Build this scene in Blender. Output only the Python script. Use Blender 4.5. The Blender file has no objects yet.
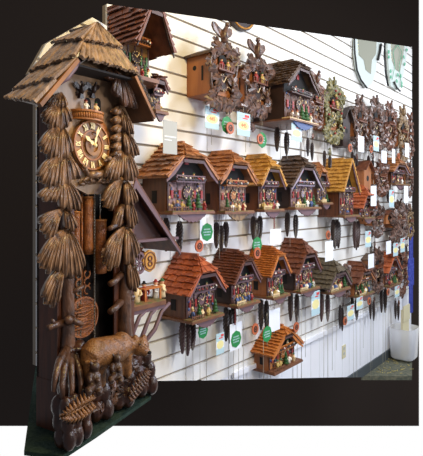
import bpy, bmesh, math, random
from mathutils import Vector, Matrix
from math import sin, cos, pi, atan2, sqrt
random.seed(7)
SC = bpy.context.scene
COL = SC.collection
# ------------------------------------------------------------------ camera
HC = 1.689; F = 480.0; HY = 200.0; CX = 211.5
cam = bpy.data.cameras.new('camera'); camo = bpy.data.objects.new('camera', cam); COL.objects.link(camo)
camo.location = (0, 0, HC); camo.rotation_euler = (pi/2, 0, 0)
cam.sensor_width = 36; cam.lens = F/456*36; cam.shift_y = -28/456; cam.clip_start = .05
SC.camera = camo
SC.view_settings.view_transform = 'Standard'; SC.view_settings.look = 'None'
SC.view_settings.gamma = 1; SC.view_settings.exposure = 0

# ------------------------------------------------------------------ materials
def srgb(c):
    return tuple(((x/255)/12.92 if x/255 < .04045 else (((x/255)+.055)/1.055)**2.4) for x in c)
def mat(name, c, rough=.5, c2=None, scale=8, stretch=(1,1,1), metal=0, bump=0, bscale=60, alpha=None, trans=0, spec=.5, emit=0):
    m = bpy.data.materials.new(name); m.use_nodes = True
    nt = m.node_tree; b = nt.nodes['Principled BSDF']
    c = srgb(c)+(1,)
    b.inputs['Base Color'].default_value = c
    b.inputs['Roughness'].default_value = rough
    b.inputs['Metallic'].default_value = metal
    b.inputs['Specular IOR Level'].default_value = spec
    if trans: b.inputs['Transmission Weight'].default_value = trans
    if alpha is not None: b.inputs['Alpha'].default_value = alpha
    if c2 is not None or bump:
        tc = nt.nodes.new('ShaderNodeTexCoord'); mp = nt.nodes.new('ShaderNodeMapping')
        mp.inputs['Scale'].default_value = stretch
        nt.links.new(tc.outputs['Object'], mp.inputs['Vector'])
    if c2 is not None:
        n = nt.nodes.new('ShaderNodeTexNoise'); n.inputs['Scale'].default_value = scale; n.inputs['Detail'].default_value = 4
        r = nt.nodes.new('ShaderNodeValToRGB')
        r.color_ramp.elements[0].position = .35; r.color_ramp.elements[1].position = .65
        r.color_ramp.elements[0].color = c; r.color_ramp.elements[1].color = srgb(c2)+(1,)
        nt.links.new(mp.outputs[0], n.inputs['Vector']); nt.links.new(n.outputs['Fac'], r.inputs[0])
        nt.links.new(r.outputs[0], b.inputs['Base Color'])
    if bump:
        n2 = nt.nodes.new('ShaderNodeTexNoise'); n2.inputs['Scale'].default_value = bscale
        bp = nt.nodes.new('ShaderNodeBump'); bp.inputs['Strength'].default_value = bump; bp.inputs['Distance'].default_value = .004
        nt.links.new(mp.outputs[0], n2.inputs['Vector']); nt.links.new(n2.outputs['Fac'], bp.inputs['Height'])
        nt.links.new(bp.outputs[0], b.inputs['Normal'])
    return m
M = {}
M['backdrop'] = mat('dark_backdrop', (74,64,57), .95, spec=.05)
M['slat'] = mat('cream_slat', (232,229,223), .5)
M['groove'] = mat('slat_groove', (150,136,118), .8)
M['bead'] = mat('white_beadboard', (236,236,240), .5)
M['base'] = mat('dark_vinyl_base', (70,76,78), .6)
M['carpet'] = mat('green_carpet', (34,48,40), .95, (48,62,54), 90, spec=.1, bump=.5, bscale=300)
M['floorc'] = mat('grey_green_carpet', (82,86,76), .95, (112,110,92), 30, spec=.1)
M['carve'] = mat('carved_wood', (62,41,28), .28, (148,112,82), 60, (1,1,.35), bump=.5, bscale=90)
M['bark'] = mat('carved_bark', (50,31,22), .34, (98,66,46), 40, (1,1,.4), bump=.7, bscale=130)
M['rock'] = mat('carved_base_wood', (38,20,13), .33, (66,36,20), 25, bump=.5, bscale=70)
M['bear'] = mat('carved_bear_wood', (98,62,30), .36, (138,92,48), 60, bump=.8, bscale=200)
M['cub'] = mat('carved_cub_wood', (52,33,22), .36, (78,52,34), 60, bump=.5, bscale=200)
M['side'] = mat('dark_cabinet_wood', (66,34,17), .5, (92,48,24), 10, (6,6,.5))
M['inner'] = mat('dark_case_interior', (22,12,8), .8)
M['face'] = mat('clock_front_wood', (142,114,88), .42, (162,132,104), 12, (5,5,.5))
M['face2'] = mat('amber_front_wood', (150,92,42), .4, (172,110,54), 12, (5,5,.5))
M['shake'] = mat('wood_shake', (96,74,56), .45, (160,128,98), 45, (1,1,.3), bump=.8, bscale=160)
M['rake'] = mat('orange_rake_wood', (160,104,46), .6, (110,70,34), 12)
M['under'] = mat('roof_underside', (92,56,30), .5, (58,34,20), 18)
M['gold'] = mat('gilt_numerals', (250,226,166), .4)
M['dialw'] = mat('dial_wood', (160,112,58), .35, (104,66,32), 20)
M['copper'] = mat('carved_copper_wood', (150,90,44), .35, (110,62,30), 60, bump=.8, bscale=220)
M['chain'] = mat('pale_chain', (190,184,170), .4, metal=.3)
M['dchain'] = mat('steel_chain', (120,112,100), .4, metal=.6)
M['blued'] = mat('dark_bird_wood', (44,28,22), .4)
M['amber'] = mat('amber_board', (112,78,34), .5, (90,60,28), 14)
# wall clocks
M['t_orange'] = mat('orange_brown_tile', (180,118,68), .5, (134,82,46), 30, bump=.3)
M['t_red'] = mat('terracotta_tile', (186,98,54), .5, (142,68,36), 22, bump=.3)
M['t_gold'] = mat('golden_shingle', (204,150,66), .5, (170,118,50), 30, bump=.3)
M['t_amber'] = mat('amber_shingle', (196,118,48), .5, (160,88,34), 40, bump=.3)
M['t_dark'] = mat('dark_brown_shingle', (98,72,50), .6, (60,42,30), 30, bump=.3)
M['t_brown'] = mat('russet_shingle', (118,66,40), .5, (88,48,30), 30, bump=.3)
M['t_thatch'] = mat('weathered_thatch', (96,82,58), .7, (62,50,36), 50, bump=.4)
M['w_side'] = mat('walnut_side', (108,62,34), .5, (82,44,24), 9, (5,5,.6))
M['w_dark'] = mat('dark_walnut', (52,34,28), .5, (36,22,18), 12)
M['w_box'] = mat('box_brown', (158,98,52), .5, (136,80,42), 7, (4,4,.5))
M['facade_a'] = mat('mauve_plaster', (146,116,116), .6, (80,54,52), 70)
M['facade_b'] = mat('stone_plaster', (156,126,104), .6, (88,60,46), 70)
M['facade_c'] = mat('timber_front', (98,62,44), .6, (66,42,34), 60)
M['plum'] = mat('plum_trim', (104,78,84), .5)
M['plumd'] = mat('dark_plum_wood', (70,46,44), .5)
M['lilac'] = mat('lilac_trim', (146,132,146), .5)
M['moss'] = mat('mossy_base', (92,96,52), .8, (140,96,60), 40)
M['basew'] = mat('base_wood', (120,78,52), .5, (96,60,42), 20)
M['pine'] = mat('iron_pinecone', (48,36,32), .4)
M['pine2'] = mat('plum_pinecone', (74,52,50), .4)
M['white'] = mat('white_enamel', (228,222,210), .5)
M['cream'] = mat('cream_figure', (222,196,150), .6)
M['red'] = mat('red_paint', (140,40,38), .5)
M['blue'] = mat('blue_paint', (66,84,128), .5)
M['green'] = mat('green_paint', (52,92,46), .6)
M['skin'] = mat('figure_skin', (214,158,120), .6)
M['void'] = mat('dark_opening', (14,10,9), .8)
M['leafw'] = mat('carved_leaf', (44,30,26), .33, (116,86,72), 45)
M['leafw2'] = mat('reddish_leaf', (54,32,26), .33, (122,80,60), 45)
M['leafg'] = mat('painted_leaf', (52,56,32), .45, (140,128,80), 55)
M['leafgold'] = mat('pale_leaf', (150,122,84), .45, (74,52,38), 50)
M['yellow'] = mat('yellow_paint', (180,152,84), .5)
M['tagw'] = mat('white_card', (226,228,232), .6)
M['tagg'] = mat('grey_card', (170,172,170), .6)
M['tagb'] = mat('pale_blue_card', (172,198,204), .6)
M['tagy'] = mat('yellow_oval', (226,214,150), .6)
M['tagr'] = mat('red_ink', (204,66,60), .6)
M['tago'] = mat('orange_ink', (214,124,96), .6)
M['tagG'] = mat('green_sticker', (26,128,64), .5)
M['disc'] = mat('orange_wood_disc', (176,92,54), .5)
M['mirror'] = mat('mirror_glass', (176,178,160), .12, metal=.6)
M['clear'] = mat('frosted_edge', (196,204,198), .3)
M['black'] = mat('black_ribbon', (18,18,18), .6)
M['teal'] = mat('teal_leaf', (70,160,120), .5)
M['plastic'] = mat('clear_plastic', (240,242,248), .12, alpha=.7)
M['bluecloth'] = mat('blue_cloth', (40,56,140), .8, (70,80,170), 40)
M['beige'] = mat('beige_card', (206,196,160), .7)
M['straw'] = mat('straw', (176,160,96), .8)

# ------------------------------------------------------------------ mesh builder
class MB:
    def __init__(s): s.v=[]; s.f=[]; s.m=[]; s.s=[]; s.T=None
    def add(s, vs, fs, mi=0, sm=False):
        o=len(s.v)
        for p in vs:
            p=Vector(p); s.v.append(s.T@p if s.T else p)
        for f in fs: s.f.append([i+o for i in f]); s.m.append(mi); s.s.append(sm)
    def hexa(s, p, mi=0):   # p: bottom 4, top 4
        s.add(p, [(0,3,2,1),(4,5,6,7),(0,1,5,4),(1,2,6,5),(2,3,7,6),(3,0,4,7)], mi)
    def box(s, x0,x1,y0,y1,z0,z1, mi=0):
        s.hexa([(x0,y0,z0),(x1,y0,z0),(x1,y1,z0),(x0,y1,z0),(x0,y0,z1),(x1,y0,z1),(x1,y1,z1),(x0,y1,z1)], mi)
    def beam(s, a, b, w, h, mi=0, up=(0,0,1)):
        a=Vector(a); b=Vector(b); d=(b-a).normalized(); up=Vector(up)
        x=d.cross(up)
        if x.length<1e-4: x=d.cross(Vector((1,0,0)))
        x.normalize(); y=x.cross(d)
        P=[a+x*sx*w/2+y*sy*h/2 for sx,sy in((-1,-1),(1,-1),(1,1),(-1,1))]+[b+x*sx*w/2+y*sy*h/2 for sx,sy in((-1,-1),(1,-1),(1,1),(-1,1))]
        s.hexa(P, mi)
    def prism(s, poly, off, mi=0):   # poly 3D points, extruded by vector off
        n=len(poly); off=Vector(off); P=[Vector(p) for p in poly]
        s.add(P+[p+off for p in P], [tuple(range(n)),tuple(reversed(range(n,2*n)))]+[(i,(i+1)%n+0,(i+1)%n+n,i+n) for i in range(n)], mi)
    def tube(s, pts, rad, n=8, mi=0, flat=1):
        pts=[Vector(p) for p in pts]
        if not hasattr(rad,'__len__'): rad=[rad]*len(pts)
        vs=[]; fs=[]
        ref=None
        for i,p in enumerate(pts):
            d=(pts[min(i+1,len(pts)-1)]-pts[max(i-1,0)]).normalized()
            if ref is None:
                ref=d.cross(Vector((0,0,1)))
                if ref.length<1e-2: ref=d.cross(Vector((0,1,0)))
            ref=(ref-d*ref.dot(d)).normalized(); y=d.cross(ref)
            for k in range(n):
                a=2*pi*k/n; vs.append(p+(ref*cos(a)+y*sin(a)*flat)*rad[i])
        for i in range(len(pts)-1):
            for k in range(n): fs.append((i*n+k,i*n+(k+1)%n,(i+1)*n+(k+1)%n,(i+1)*n+k))
        fs.append(tuple(reversed(range(n)))); fs.append(tuple(range((len(pts)-1)*n,len(pts)*n)))
        s.add(vs,fs,mi,True)
    def ell(s, c, r, n=10, m=7, mi=0, R=None, bump=None):
        c=Vector(c)
        if not hasattr(r,'__len__'): r=(r,r,r)
        vs=[];fs=[]
        for j in range(m+1):
            th=pi*j/m
            for k in range(n):
                ph=2*pi*k/n
                p=Vector((r[0]*sin(th)*cos(ph),r[1]*sin(th)*sin(ph),r[2]*cos(th)))
                if bump: p*=bump(j,k)
                if R: p=R@p
                vs.append(c+p)
        for j in range(m):
            for k in range(n): fs.append((j*n+k,(j+1)*n+k,(j+1)*n+(k+1)%n,j*n+(k+1)%n))
        s.add(vs,fs,mi,True)
    def disc(s, c, rx, rz, th, n=20, mi=0, fn=None):   # disc facing -y, thickness th going towards +y
        c=Vector(c)
        poly=[c+Vector((rx*cos(2*pi*k/n)*(fn(k) if fn else 1),0,rz*sin(2*pi*k/n)*(fn(k) if fn else 1))) for k in range(n)]
        s.prism(poly,(0,th,0),mi)
    def ring(s, c, rx, rz, w, th, n=24, mi=0):
        c=Vector(c); vs=[];fs=[]
        for k in range(n):
            a=2*pi*k/n
            for q,yy in ((1,0),(1-w,0),(1-w,th),(1,th)): vs.append(c+Vector((rx*q*cos(a),yy,rz*q*sin(a))))
        for k in range(n):
            for q in range(4): fs.append((k*4+q,((k+1)%n)*4+q,((k+1)%n)*4+(q+1)%4,k*4+(q+1)%4))
        s.add(vs,fs,mi)
    def shingles(s, At,Bt,Ab,Bb, rows, cols, th, mi=0, deck=True, jit=.12, out=None):
        At,Bt,Ab,Bb=[Vector(p) for p in (At,Bt,Ab,Bb)]
        n=(Bb-Ab).cross(At-Ab)+ (Bb-Ab).cross(Bt-Ab); n.normalize()
        if out is None: out=Vector((0,0,1))
        if n.dot(Vector(out))<0: n=-n
        P=lambda a,r:(At.lerp(Bt,a)).lerp(Ab.lerp(Bb,a),r)
        if deck:
            q=[P(0,1),P(1,1),P(1,0),P(0,0)]
            s.hexa([p-n*th*1.2 for p in q]+[p for p in q],mi)
        for i in range(rows):
            r0=i/rows; r1=(i+1)/rows
            k=0; cc=cols
            sh=.5/cc if i%2 else 0
            a=-sh
            while a<1-1e-6:
                a0=max(0,a); a1=min(1,a+1/cc); 
                if a1-a0>.02:
                    e=random.uniform(-jit,jit)/rows; g=.04/cc; l=th*random.uniform(1.3,2.1)
                    m=(a0+a1)/2
                    p=[P(a0+g,r1+.1/rows+e),P(a1-g,r1+.1/rows+e),P(a1-g,r0),P(a0+g,r0)]
                    lo=[p[0]+n*(l-th),p[1]+n*(l-th),p[2],p[3]]
                    hi=[p[0]+n*l,p[1]+n*l,p[2]+n*th*.4,p[3]+n*th*.4]
                    s.hexa(lo+hi,mi)
                a+=1/cc
    def mesh(s, name, mats):
        me=bpy.data.meshes.new(name); me.from_pydata([tuple(p) for p in s.v],[],s.f)
        for m in mats: me.materials.append(m)
        for i,p in enumerate(me.polygons): p.material_index=s.m[i]; p.use_smooth=s.s[i]
        me.update()
        bm=bmesh.new(); bm.from_mesh(me); bmesh.ops.recalc_face_normals(bm,faces=bm.faces); bm.to_mesh(me); bm.free()
        return me
    def build(s, name, mats, parent=None):
        if not isinstance(mats,(list,tuple)): mats=[mats]
        o=bpy.data.objects.new(name, s.mesh(name,mats)); COL.objects.link(o)
        if parent: o.parent=parent
        return o
def inst(name, me, parent, loc=(0,0,0), rot=(0,0,0), sc=(1,1,1)):
    o=bpy.data.objects.new(name,me); COL.objects.link(o); o.parent=parent; o.location=loc; o.rotation_euler=rot; o.scale=sc
    return o
def tag(o,label=None,cat=None,group=None,kind=None):
    if label: o['label']=label
    if cat: o['category']=cat
    if group: o['group']=group
    if kind: o['kind']=kind
    return o
def empty(name, loc, rz=0):
    o=bpy.data.objects.new(name,None); COL.objects.link(o); o.location=loc; o.rotation_euler=(0,0,rz); o.empty_display_size=.05
    return o
def remesh(o, vox, smooth=4):
    m=o.modifiers.new('blend','REMESH'); m.mode='VOXEL'; m.voxel_size=vox; m.use_smooth_shade=True
    if smooth:
        k=o.modifiers.new('soften','SMOOTH'); k.factor=.5; k.iterations=smooth

# ------------------------------------------------------------------ wall frame
L=sqrt(400.5**2+480**2); U=Vector((400.5/L,480/L,0)); N=Vector((480/L,-400.5/L,0)); W0=1.8293
WROT=atan2(U.y,U.x)
def wd(px,o=0): return (W0-o)/(.64065-.76782*(px-CX)/F)
def wpt(px,py,o=0):
    d=wd(px,o); return Vector(((px-CX)/F*d, d, HC+(HY-py)/F*d))
def waz(px,py,o=0):
    p=wpt(px,py,o); return (p.dot(U), p.z)
def wworld(a,z,o=0): p=U*a-N*(W0-o); return Vector((p.x,p.y,z))
def clip(poly, zmin=None, zmax=None):
    for lim,sg in ((zmin,1),(zmax,-1)):
        if lim is None: continue
        out=[]
        for i in range(len(poly)):
            p=poly[i]; q=poly[(i+1)%len(poly)]
            ip=(p[1]-lim)*sg>=0; iq=(q[1]-lim)*sg>=0
            if ip: out.append(p)
            if ip!=iq:
                t=(lim-p[1])/(q[1]-p[1]); out.append((p[0]+(q[0]-p[0])*t, lim))
        poly=out
        if len(poly)<3: return []
    return poly
def clipa(poly, amin, amax):
    p=[(z,a) for a,z in poly]; p=clip(p,amin,amax); return [(a,z) for z,a in p]
PLZ=1.0
A=[waz(30,73),waz(46.5,43.5),waz(92.5,17.5),waz(107,26),(waz(107,381)[0],PLZ),(waz(37.2,380)[0],PLZ),waz(37.2,100)]
B=[waz(107,4),waz(412,47),waz(412,376),waz(232,380),waz(150,381),waz(107,381)]
A=clip(A,0.0); B=clip(B,0.0)
wall=MB()
def slab(mb, poly, o0, o1, mi):
    if len(poly)<3: return
    mb.prism([wworld(a,z,o0) for a,z in poly], N*(o1-o0), mi)
ZG=2.6815; SP=.1017; ZS=.595
for poly in (A,B):
    slab(wall, clip(poly,ZS,None), -.035, -.012, 1)
    k=-14
    while True:
        zt=ZG-SP*k-.0065; zb=ZG-SP*(k+1)+.0065; k+=1
        if zt<ZS: break
        zb=max(zb,ZS-.001)
        slab(wall, clip(poly,zb,zt), -.012, 0, 0)
low=clip(B,0.0,ZS-.002)
slab(wall, low, -.035,-.018,2)
amin=min(a for a,z in low); amax=max(a for a,z in low); a=amin
while a<amax:
    slab(wall, clipa(low,a+.003,a+.142), -.018,-.010,2); a+=.145
tag(wall.build('wall_left',[M['slat'],M['groove'],M['bead']]),kind='structure')
bb=MB(); slab(bb, clip(B,0.0,.09), -.010,.004,0)
tag(bb.build('baseboard_left',M['base']),kind='structure')
# floor corner
def fpt(px,py,z=0): d=(HC-z)*F/(py-HY); return Vector(((px-CX)/F*d,d,z))
fl=MB(); fl.prism([fpt(361,376),fpt(412,376),fpt(412,341)],(0,0,-.04),0)
tag(fl.build('floor',M['floorc']),kind='structure')
# dark backdrop behind
bd=MB(); Yb=9.0; xr=(419-CX)/F*Yb; zb=HC+(HY-426)/F*Yb
bd.box(-5.2,xr,Yb,Yb+.08,zb,6.2)
tag(bd.build('wall_back',M['backdrop']),kind='structure')

# platform
pf=MB(); pf.prism([fpt(24,451,PLZ),fpt(62,456,PLZ),fpt(96,434,PLZ),fpt(151,396,PLZ),fpt(151,381,PLZ),fpt(72,381,PLZ),fpt(60,360.5,PLZ),fpt(35.5,366.5,PLZ)],(0,0,-.012),0)
tag(pf.build('display_platform',M['carpet']),'low slab covered in dark green carpet under the tall carved clock','platform')

# ------------------------------------------------------------------ shared small meshes
def cone_mesh(m):
    mb=MB(); n=12; r=18
    prof=lambda t: (sin(pi*min(1,t*1.15+.04))**.55 if t<.8 else 1)*(1-.55*t)*1.0
    def rr(j,k):
        return 1
    vs=[];fs=[]
    for j in range(r+1):
        t=j/r; rad=max(.05,(sin(pi*(.06+.9*t)))**.5*(1.12-.45*t))
        for k in range(n):
            b=1.12 if (j%2==0) ^ (k%2==0) else .84
            a=2*pi*k/n; vs.append((rad*b*cos(a),rad*b*sin(a),-t))
    for j in range(r):
        for k in range(n): fs.append((j*n+k,(j+1)*n+k,(j+1)*n+(k+1)%n,j*n+(k+1)%n))
    fs.append(tuple(range(n))); fs.append(tuple(range(r*n,r*n+n)))
    mb.add(vs,fs,0,False); return mb.mesh('pinecone_weight',[m])
CONE=[cone_mesh(M['pine']),cone_mesh(M['pine2'])]
def fig_mesh(bodym, hatm):
    mb=MB()
    mb.tube([(0,0,0),(0,0,.3),(0,0,.62),(0,0,.72)],[.2,.17,.19,.08],8,0)
    mb.ell((0,0,.82),.12,8,6,1)
    mb.tube([(0,0,.88),(0,0,.9),(0,0,.92),(0,0,1.02)],[.16,.16,.1,.06],8,2)
    mb.tube([(-.18,0,.62),(-.27,-.08,.42),(-.14,-.2,.36)],[.07,.06,.05],6,0)
    mb.tube([(.18,0,.62),(.27,-.08,.42),(.14,-.2,.36)],[.07,.06,.05],6,0)
    return mb.mesh('figurine',[bodym,M['skin'],hatm])
FIGS=[fig_mesh(M['cream'],M['green']),fig_mesh(M['red'],M['void']),fig_mesh(M['white'],M['red']),fig_mesh(M['blue'],M['yellow']),fig_mesh(M['yellow'],M['green'])]
def tree_mesh():
    mb=MB(); mb.tube([(0,0,0),(0,0,.2)],[.05,.04],6,1)
    for i in range(4): mb.tube([(0,0,.15+i*.2),(0,0,.42+i*.2)],[.28-.055*i,.02],9,0)
    return mb.mesh('model_fir',[M['green'],M['w_dark']])
FIR=tree_mesh()
def dial_build(parent, c, r, ringm, bodym, numm, hand=True):
    mb=MB(); x,y,z=c
    mb.disc((x,y,z),r,r,.006,20,1); mb.ring((x,y-.003,z),r,r,.32,.004,20,0)
    for k in range(12):
        a=2*pi*k/12; p=Vector((x+sin(a)*r*.84,y-.005,z+cos(a)*r*.84)); q=Vector((x+sin(a)*r*.98,y-.005,z+cos(a)*r*.98))
        mb.beam(p,q,r*.07,.003,2,up=(0,-1,0))
    d=mb.build('dial',[ringm,bodym,numm],parent)
    h=MB()
    for a,l in ((-1.0,.55),(.6,.8)):
        h.beam((x,y-.008,z),(x+sin(a)*r*l,y-.008,z+cos(a)*r*l),r*.09,.002,0,up=(0,-1,0))
    h.build('hands',numm,d)
    return d
def chains(parent, xs, y, z0, lens, m='chain', r=.0016, name='chain'):
    for x,l in zip(xs,lens):
        mb=MB(); mb.tube([(x,y,z0),(x+random.uniform(-.004,.004),y,z0-l*.5),(x,y,z0-l)],r,5); mb.build(name,M[m],parent)
def weights(parent, xs, y, z0, drops, Lw, r, kind=0):
    for x,dr in zip(xs,drops):
        w=inst('weight',CONE[kind],parent,(x,y,z0-dr),(0,0,random.uniform(0,1)),(r,r,Lw))
        mb=MB(); mb.tube([(x,y,z0),(x,y,z0-dr)],.0015,5); mb.build('chain',M['dchain'],parent)
CUT=[]
GRP='wooden cuckoo clocks hung along the slatted wall'
# ------------------------------------------------------------------ chalet clock
def chalet(label, xl, xr, yb, yt, ye=None, D=.15, roof='t_orange', side='w_side', facade='facade_a', trim='plum', shut='red',
           rows=6, cols=8, nw=2, wl=.15, wdrop=.02, wr=.02, wk=0, hip=.4, ov=.2, figs=6, base='moss', apron='plum', cut=False,
           ch=2, chl=.26, fov=.065, deep=False, furniture=False):
    al,zb=waz(xl,yb,D); ar,_=waz(xr,yb,D); W=ar-al
    xm=(xl+xr)/2; dm=wd(xm,D); ztop=HC+(HY-yt)/F*wd(xl,D*.7); H=ztop-zb
    p=wworld((al+ar)/2,zb,0.001)
    root=empty('cuckoo_clock',p,WROT); tag(root,label,'cuckoo clock',GRP)
    he=H*.5 if ye is None else (HC+(HY-ye)/F*wd(xl,D*.6))-zb
    hw=W/2; ox=hw*(1+2*ov); yf=-(D+fov); s=(H-he)/ox
    zr=lambda x:H-abs(x)*s
    th=.006+.006*W
    # cabinet
    mb=MB(); zi=zr(hw)-th*2; top=H-th*2.5
    poly=[(-hw,0,0),(hw,0,0),(hw,0,zi),(0,0,top),(-hw,0,zi)]
    mb.prism(poly,(0,-D,0),0)
    mb.box(-hw-.003,-hw,-D*.62,-D*.42,H*.12,H*.3,1)      # sound slot on the side
    cab=mb.build('cabinet',[M[side],M['void']],root)
    # facade
    mb=MB(); y0=-D-.001
    fw=hw*.97
    mb.prism([(-fw,y0,.004),(fw,y0,.004),(fw,y0,H*.42),(-fw,y0,H*.42)],(0,-.006,0),0)
    mb.prism([(-fw,y0,H*.42),(fw,y0,H*.42),(fw,y0,zi-.004),(0,y0,top-.01),(-fw,y0,zi-.004)],(0,-.003,0),1)
    for i in range(5):   # timber framing
        x=-fw+2*fw*i/4; mb.box(x-.004,x+.004,y0-.009,y0-.006,.004,H*.42,2)
    for i in range(0 if deep else 40):
        x=random.uniform(-fw*.95,fw*.95); z=random.uniform(.015,H*.42)
        if abs(x)<W*.15 and abs(z-H*.27)<W*.15: continue
        mb.ell((x,y0-.009,z),(random.uniform(.004,.009),.006,random.uniform(.004,.012)),6,4,3+i%3)
    mb.build('facade',[M[facade],M['void'],M['plumd'],M['cream'],M['facade_b'],M['blue']],root)
    # roof
    yb_=-.001; mb=MB(); xm_=ox*hip; zm=zr(xm_); hb=min(D*.45,.09)
    c1=max(3,int(cols)); 
    for sg in (-1,1):
        if hip>0:
            r1=max(1,round(rows*hip)); 
            mb.shingles((0,yb_,H),(0,yf+hb,H),(sg*xm_,yb_,zm),(sg*xm_,yf,zm),r1,c1,th)
            mb.shingles((sg*xm_,yb_,zm),(sg*xm_,yf,zm),(sg*ox,yb_,he),(sg*ox,yf,he),max(2,rows-r1),c1,th)
        else:
            mb.shingles((0,yb_,H),(0,yf,H),(sg*ox,yb_,he),(sg*ox,yf,he),rows,c1,th)
    if hip>0:
        mb.shingles((-.004,yf+hb,H),(.004,yf+hb,H),(-xm_,yf-.004,zm-.004),(xm_,yf-.004,zm-.004),max(2,round(rows*hip)),4,th,out=(0,-1,.3))
    mb.beam((0,yb_,H+th*.6),(0,yf+hb,H+th*.6),th*2.2,th*1.6)
    rf=mb.build('roof',M[roof],root)
    # bargeboards
    for sg in (-1,1):
        mb=MB(); z0=(zm if hip>0 else H)-th*2.4; x0=xm_ if hip>0 else 0
        a=Vector((sg*x0,yf+.006,z0)); b=Vector((sg*ox*.99,yf+.006,he-th*2))
        bw=.010+.022*W
        mb.prism([a,b,b+Vector((0,0,-bw*.7)),a.lerp(b,.5)+Vector((0,0,-bw*1.5)),a+Vector((0,0,-bw))],(0,.007,0))
        mb.build('bargeboard',M[trim],root)
    if hip>0:
        mb=MB(); mb.box(-xm_,xm_,yf+.002,yf+.01,zm-th*2.4-.016,zm-th*2.4); mb.build('fascia',M['plumd'],root)
    # balcony
    zB=H*.44
    mb=MB(); mb.box(-fw*.8,fw*.8,y0-.04,y0,zB-.008,zB); mb.box(-fw*.8,fw*.8,y0-.042,y0-.036,zB+.022,zB+.028)
    for i in range(9):
        x=-fw*.78+fw*1.56*i/8; mb.box(x-.0035,x+.0035,y0-.041,y0-.037,zB,zB+.024)
    mb.build('balcony',M[trim if not deep else 'w_box'],root)
    for i in range(2):
        inst('dancer',FIGS[(i*2+len(label))%5],root,((-.3+.6*i)*fw,y0-.02,zB),(0,0,i),(.038*(.6+W*2),)*3)
    # cuckoo door
    mb=MB(); zd=H*.68; mb.prism([(-.014,y0-.004,zd),(.014,y0-.004,zd),(.014,y0-.004,zd+.026),(0,y0-.004,zd+.036),(-.014,y0-.004,zd+.026)],(0,-.005,0)); dd=mb.build('cuckoo_door',M[shut],root)
    # dial
    dial_build(root,(0,y0-.014,H*.27),min(W*.17,.036),M['w_dark'] if shut!='blue' else M['blue'],M[trim],M['cream'])
    # windows with shutters
    for sg in (-1,1):
        mb=MB(); xw=sg*fw*.62; zw=H*.2; hh=H*.1; ww=W*.07
        mb.box(xw-ww,xw+ww,y0-.011,y0-.006,zw,zw+hh,0)
        mb.box(xw-.002,xw+.002,y0-.013,y0-.011,zw,zw+hh,1); mb.box(xw-ww,xw+ww,y0-.013,y0-.011,zw+hh*.45,zw+hh*.55,1)
        w=mb.build('window',[M['void'],M['basew']],root)
        for q in (-1,1):
            mb=MB(); mb.box(xw+q*ww*1.4-ww*.4,xw+q*ww*1.4+ww*.4,y0-.014,y0-.007,zw-.003,zw+hh+.003); mb.build('shutter',M[shut],w)
    # base
    mb=MB(); yp=-(D+.065)
    mb.box(-hw*1.15,hw*1.15,yp,-.002,-.012,0,0)
    mb.box(-hw*1.12,hw*1.12,yp+.004,y0-.002,0,.006,1)
    mb.build('base_board',[M['basew'],M[base]],root)
    mb=MB()
    for i in range(7):
        x=-hw*1.1+hw*.8*i/6; mb.box(x-.002,x+.002,yp+.004,yp+.007,.004,.03)
    mb.box(-hw*1.1,-hw*.3,yp+.003,yp+.008,.02,.024); mb.build('fence',M['cream' if len(label)%2 else 'basew'],root)
    for i in range(figs):
        x=-hw*.85+hw*1.7*(i+.5)/figs+random.uniform(-.006,.006); sc=(.05+.012*random.random())*(.6+W*2)
        if random.random()<.2: inst('model_fir',FIR,root,(x,yp+.028,.005),(0,0,0),(sc*1.3,)*3)
        else: inst('figurine',FIGS[random.randrange(5)],root,(x,yp+random.uniform(.022,.04),.005),(0,0,random.uniform(-1,1)),(sc*.85,)*3)
    # flower boxes
    mb=MB()
    for i in range(10):
        x=random.uniform(-fw*.8,fw*.8); mb.ell((x,y0-.046,zB+.012+random.uniform(-.004,.004)),.006,6,4,i%3)
    mb.box(-fw*.8,fw*.8,y0-.049,y0-.042,zB+.004,zB+.012,2); mb.build('flower_box',[M['red'],M['white'],M['w_dark']],root)
    if apron:
        mb=MB(); n=14; P=[(-hw*.75,yp+.012,-.012)]
        for i in range(n+1):
            t=i/n; P.append((-hw*.75+hw*1.5*t,yp+.012,-.013-(.05*(.6+W))*sin(pi*t)**.8*(1 if i%2 else .8)))
        P.append((hw*.75,yp+.012,-.012)); mb.prism(P,(0,.01,0)); mb.build('apron',M[apron],root)
    xs=[-hw*.45+hw*.9*i/max(1,nw-1)*.8 for i in range(nw)]
    if nw: weights(root,xs,-D*.55,-.012,[wdrop+.02*(i%2) for i in range(nw)],wl,wr,wk)
    if ch: chains(root,[-hw*.3+.5*hw*i for i in range(ch)],-D*.6,-.012,[chl*(1-.15*i) for i in range(ch)])
    # pendulum
    if cut: CUT.append(root)
    return root,dict(W=W,H=H,D=D,he=he,ox=ox,yf=yf)
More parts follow.
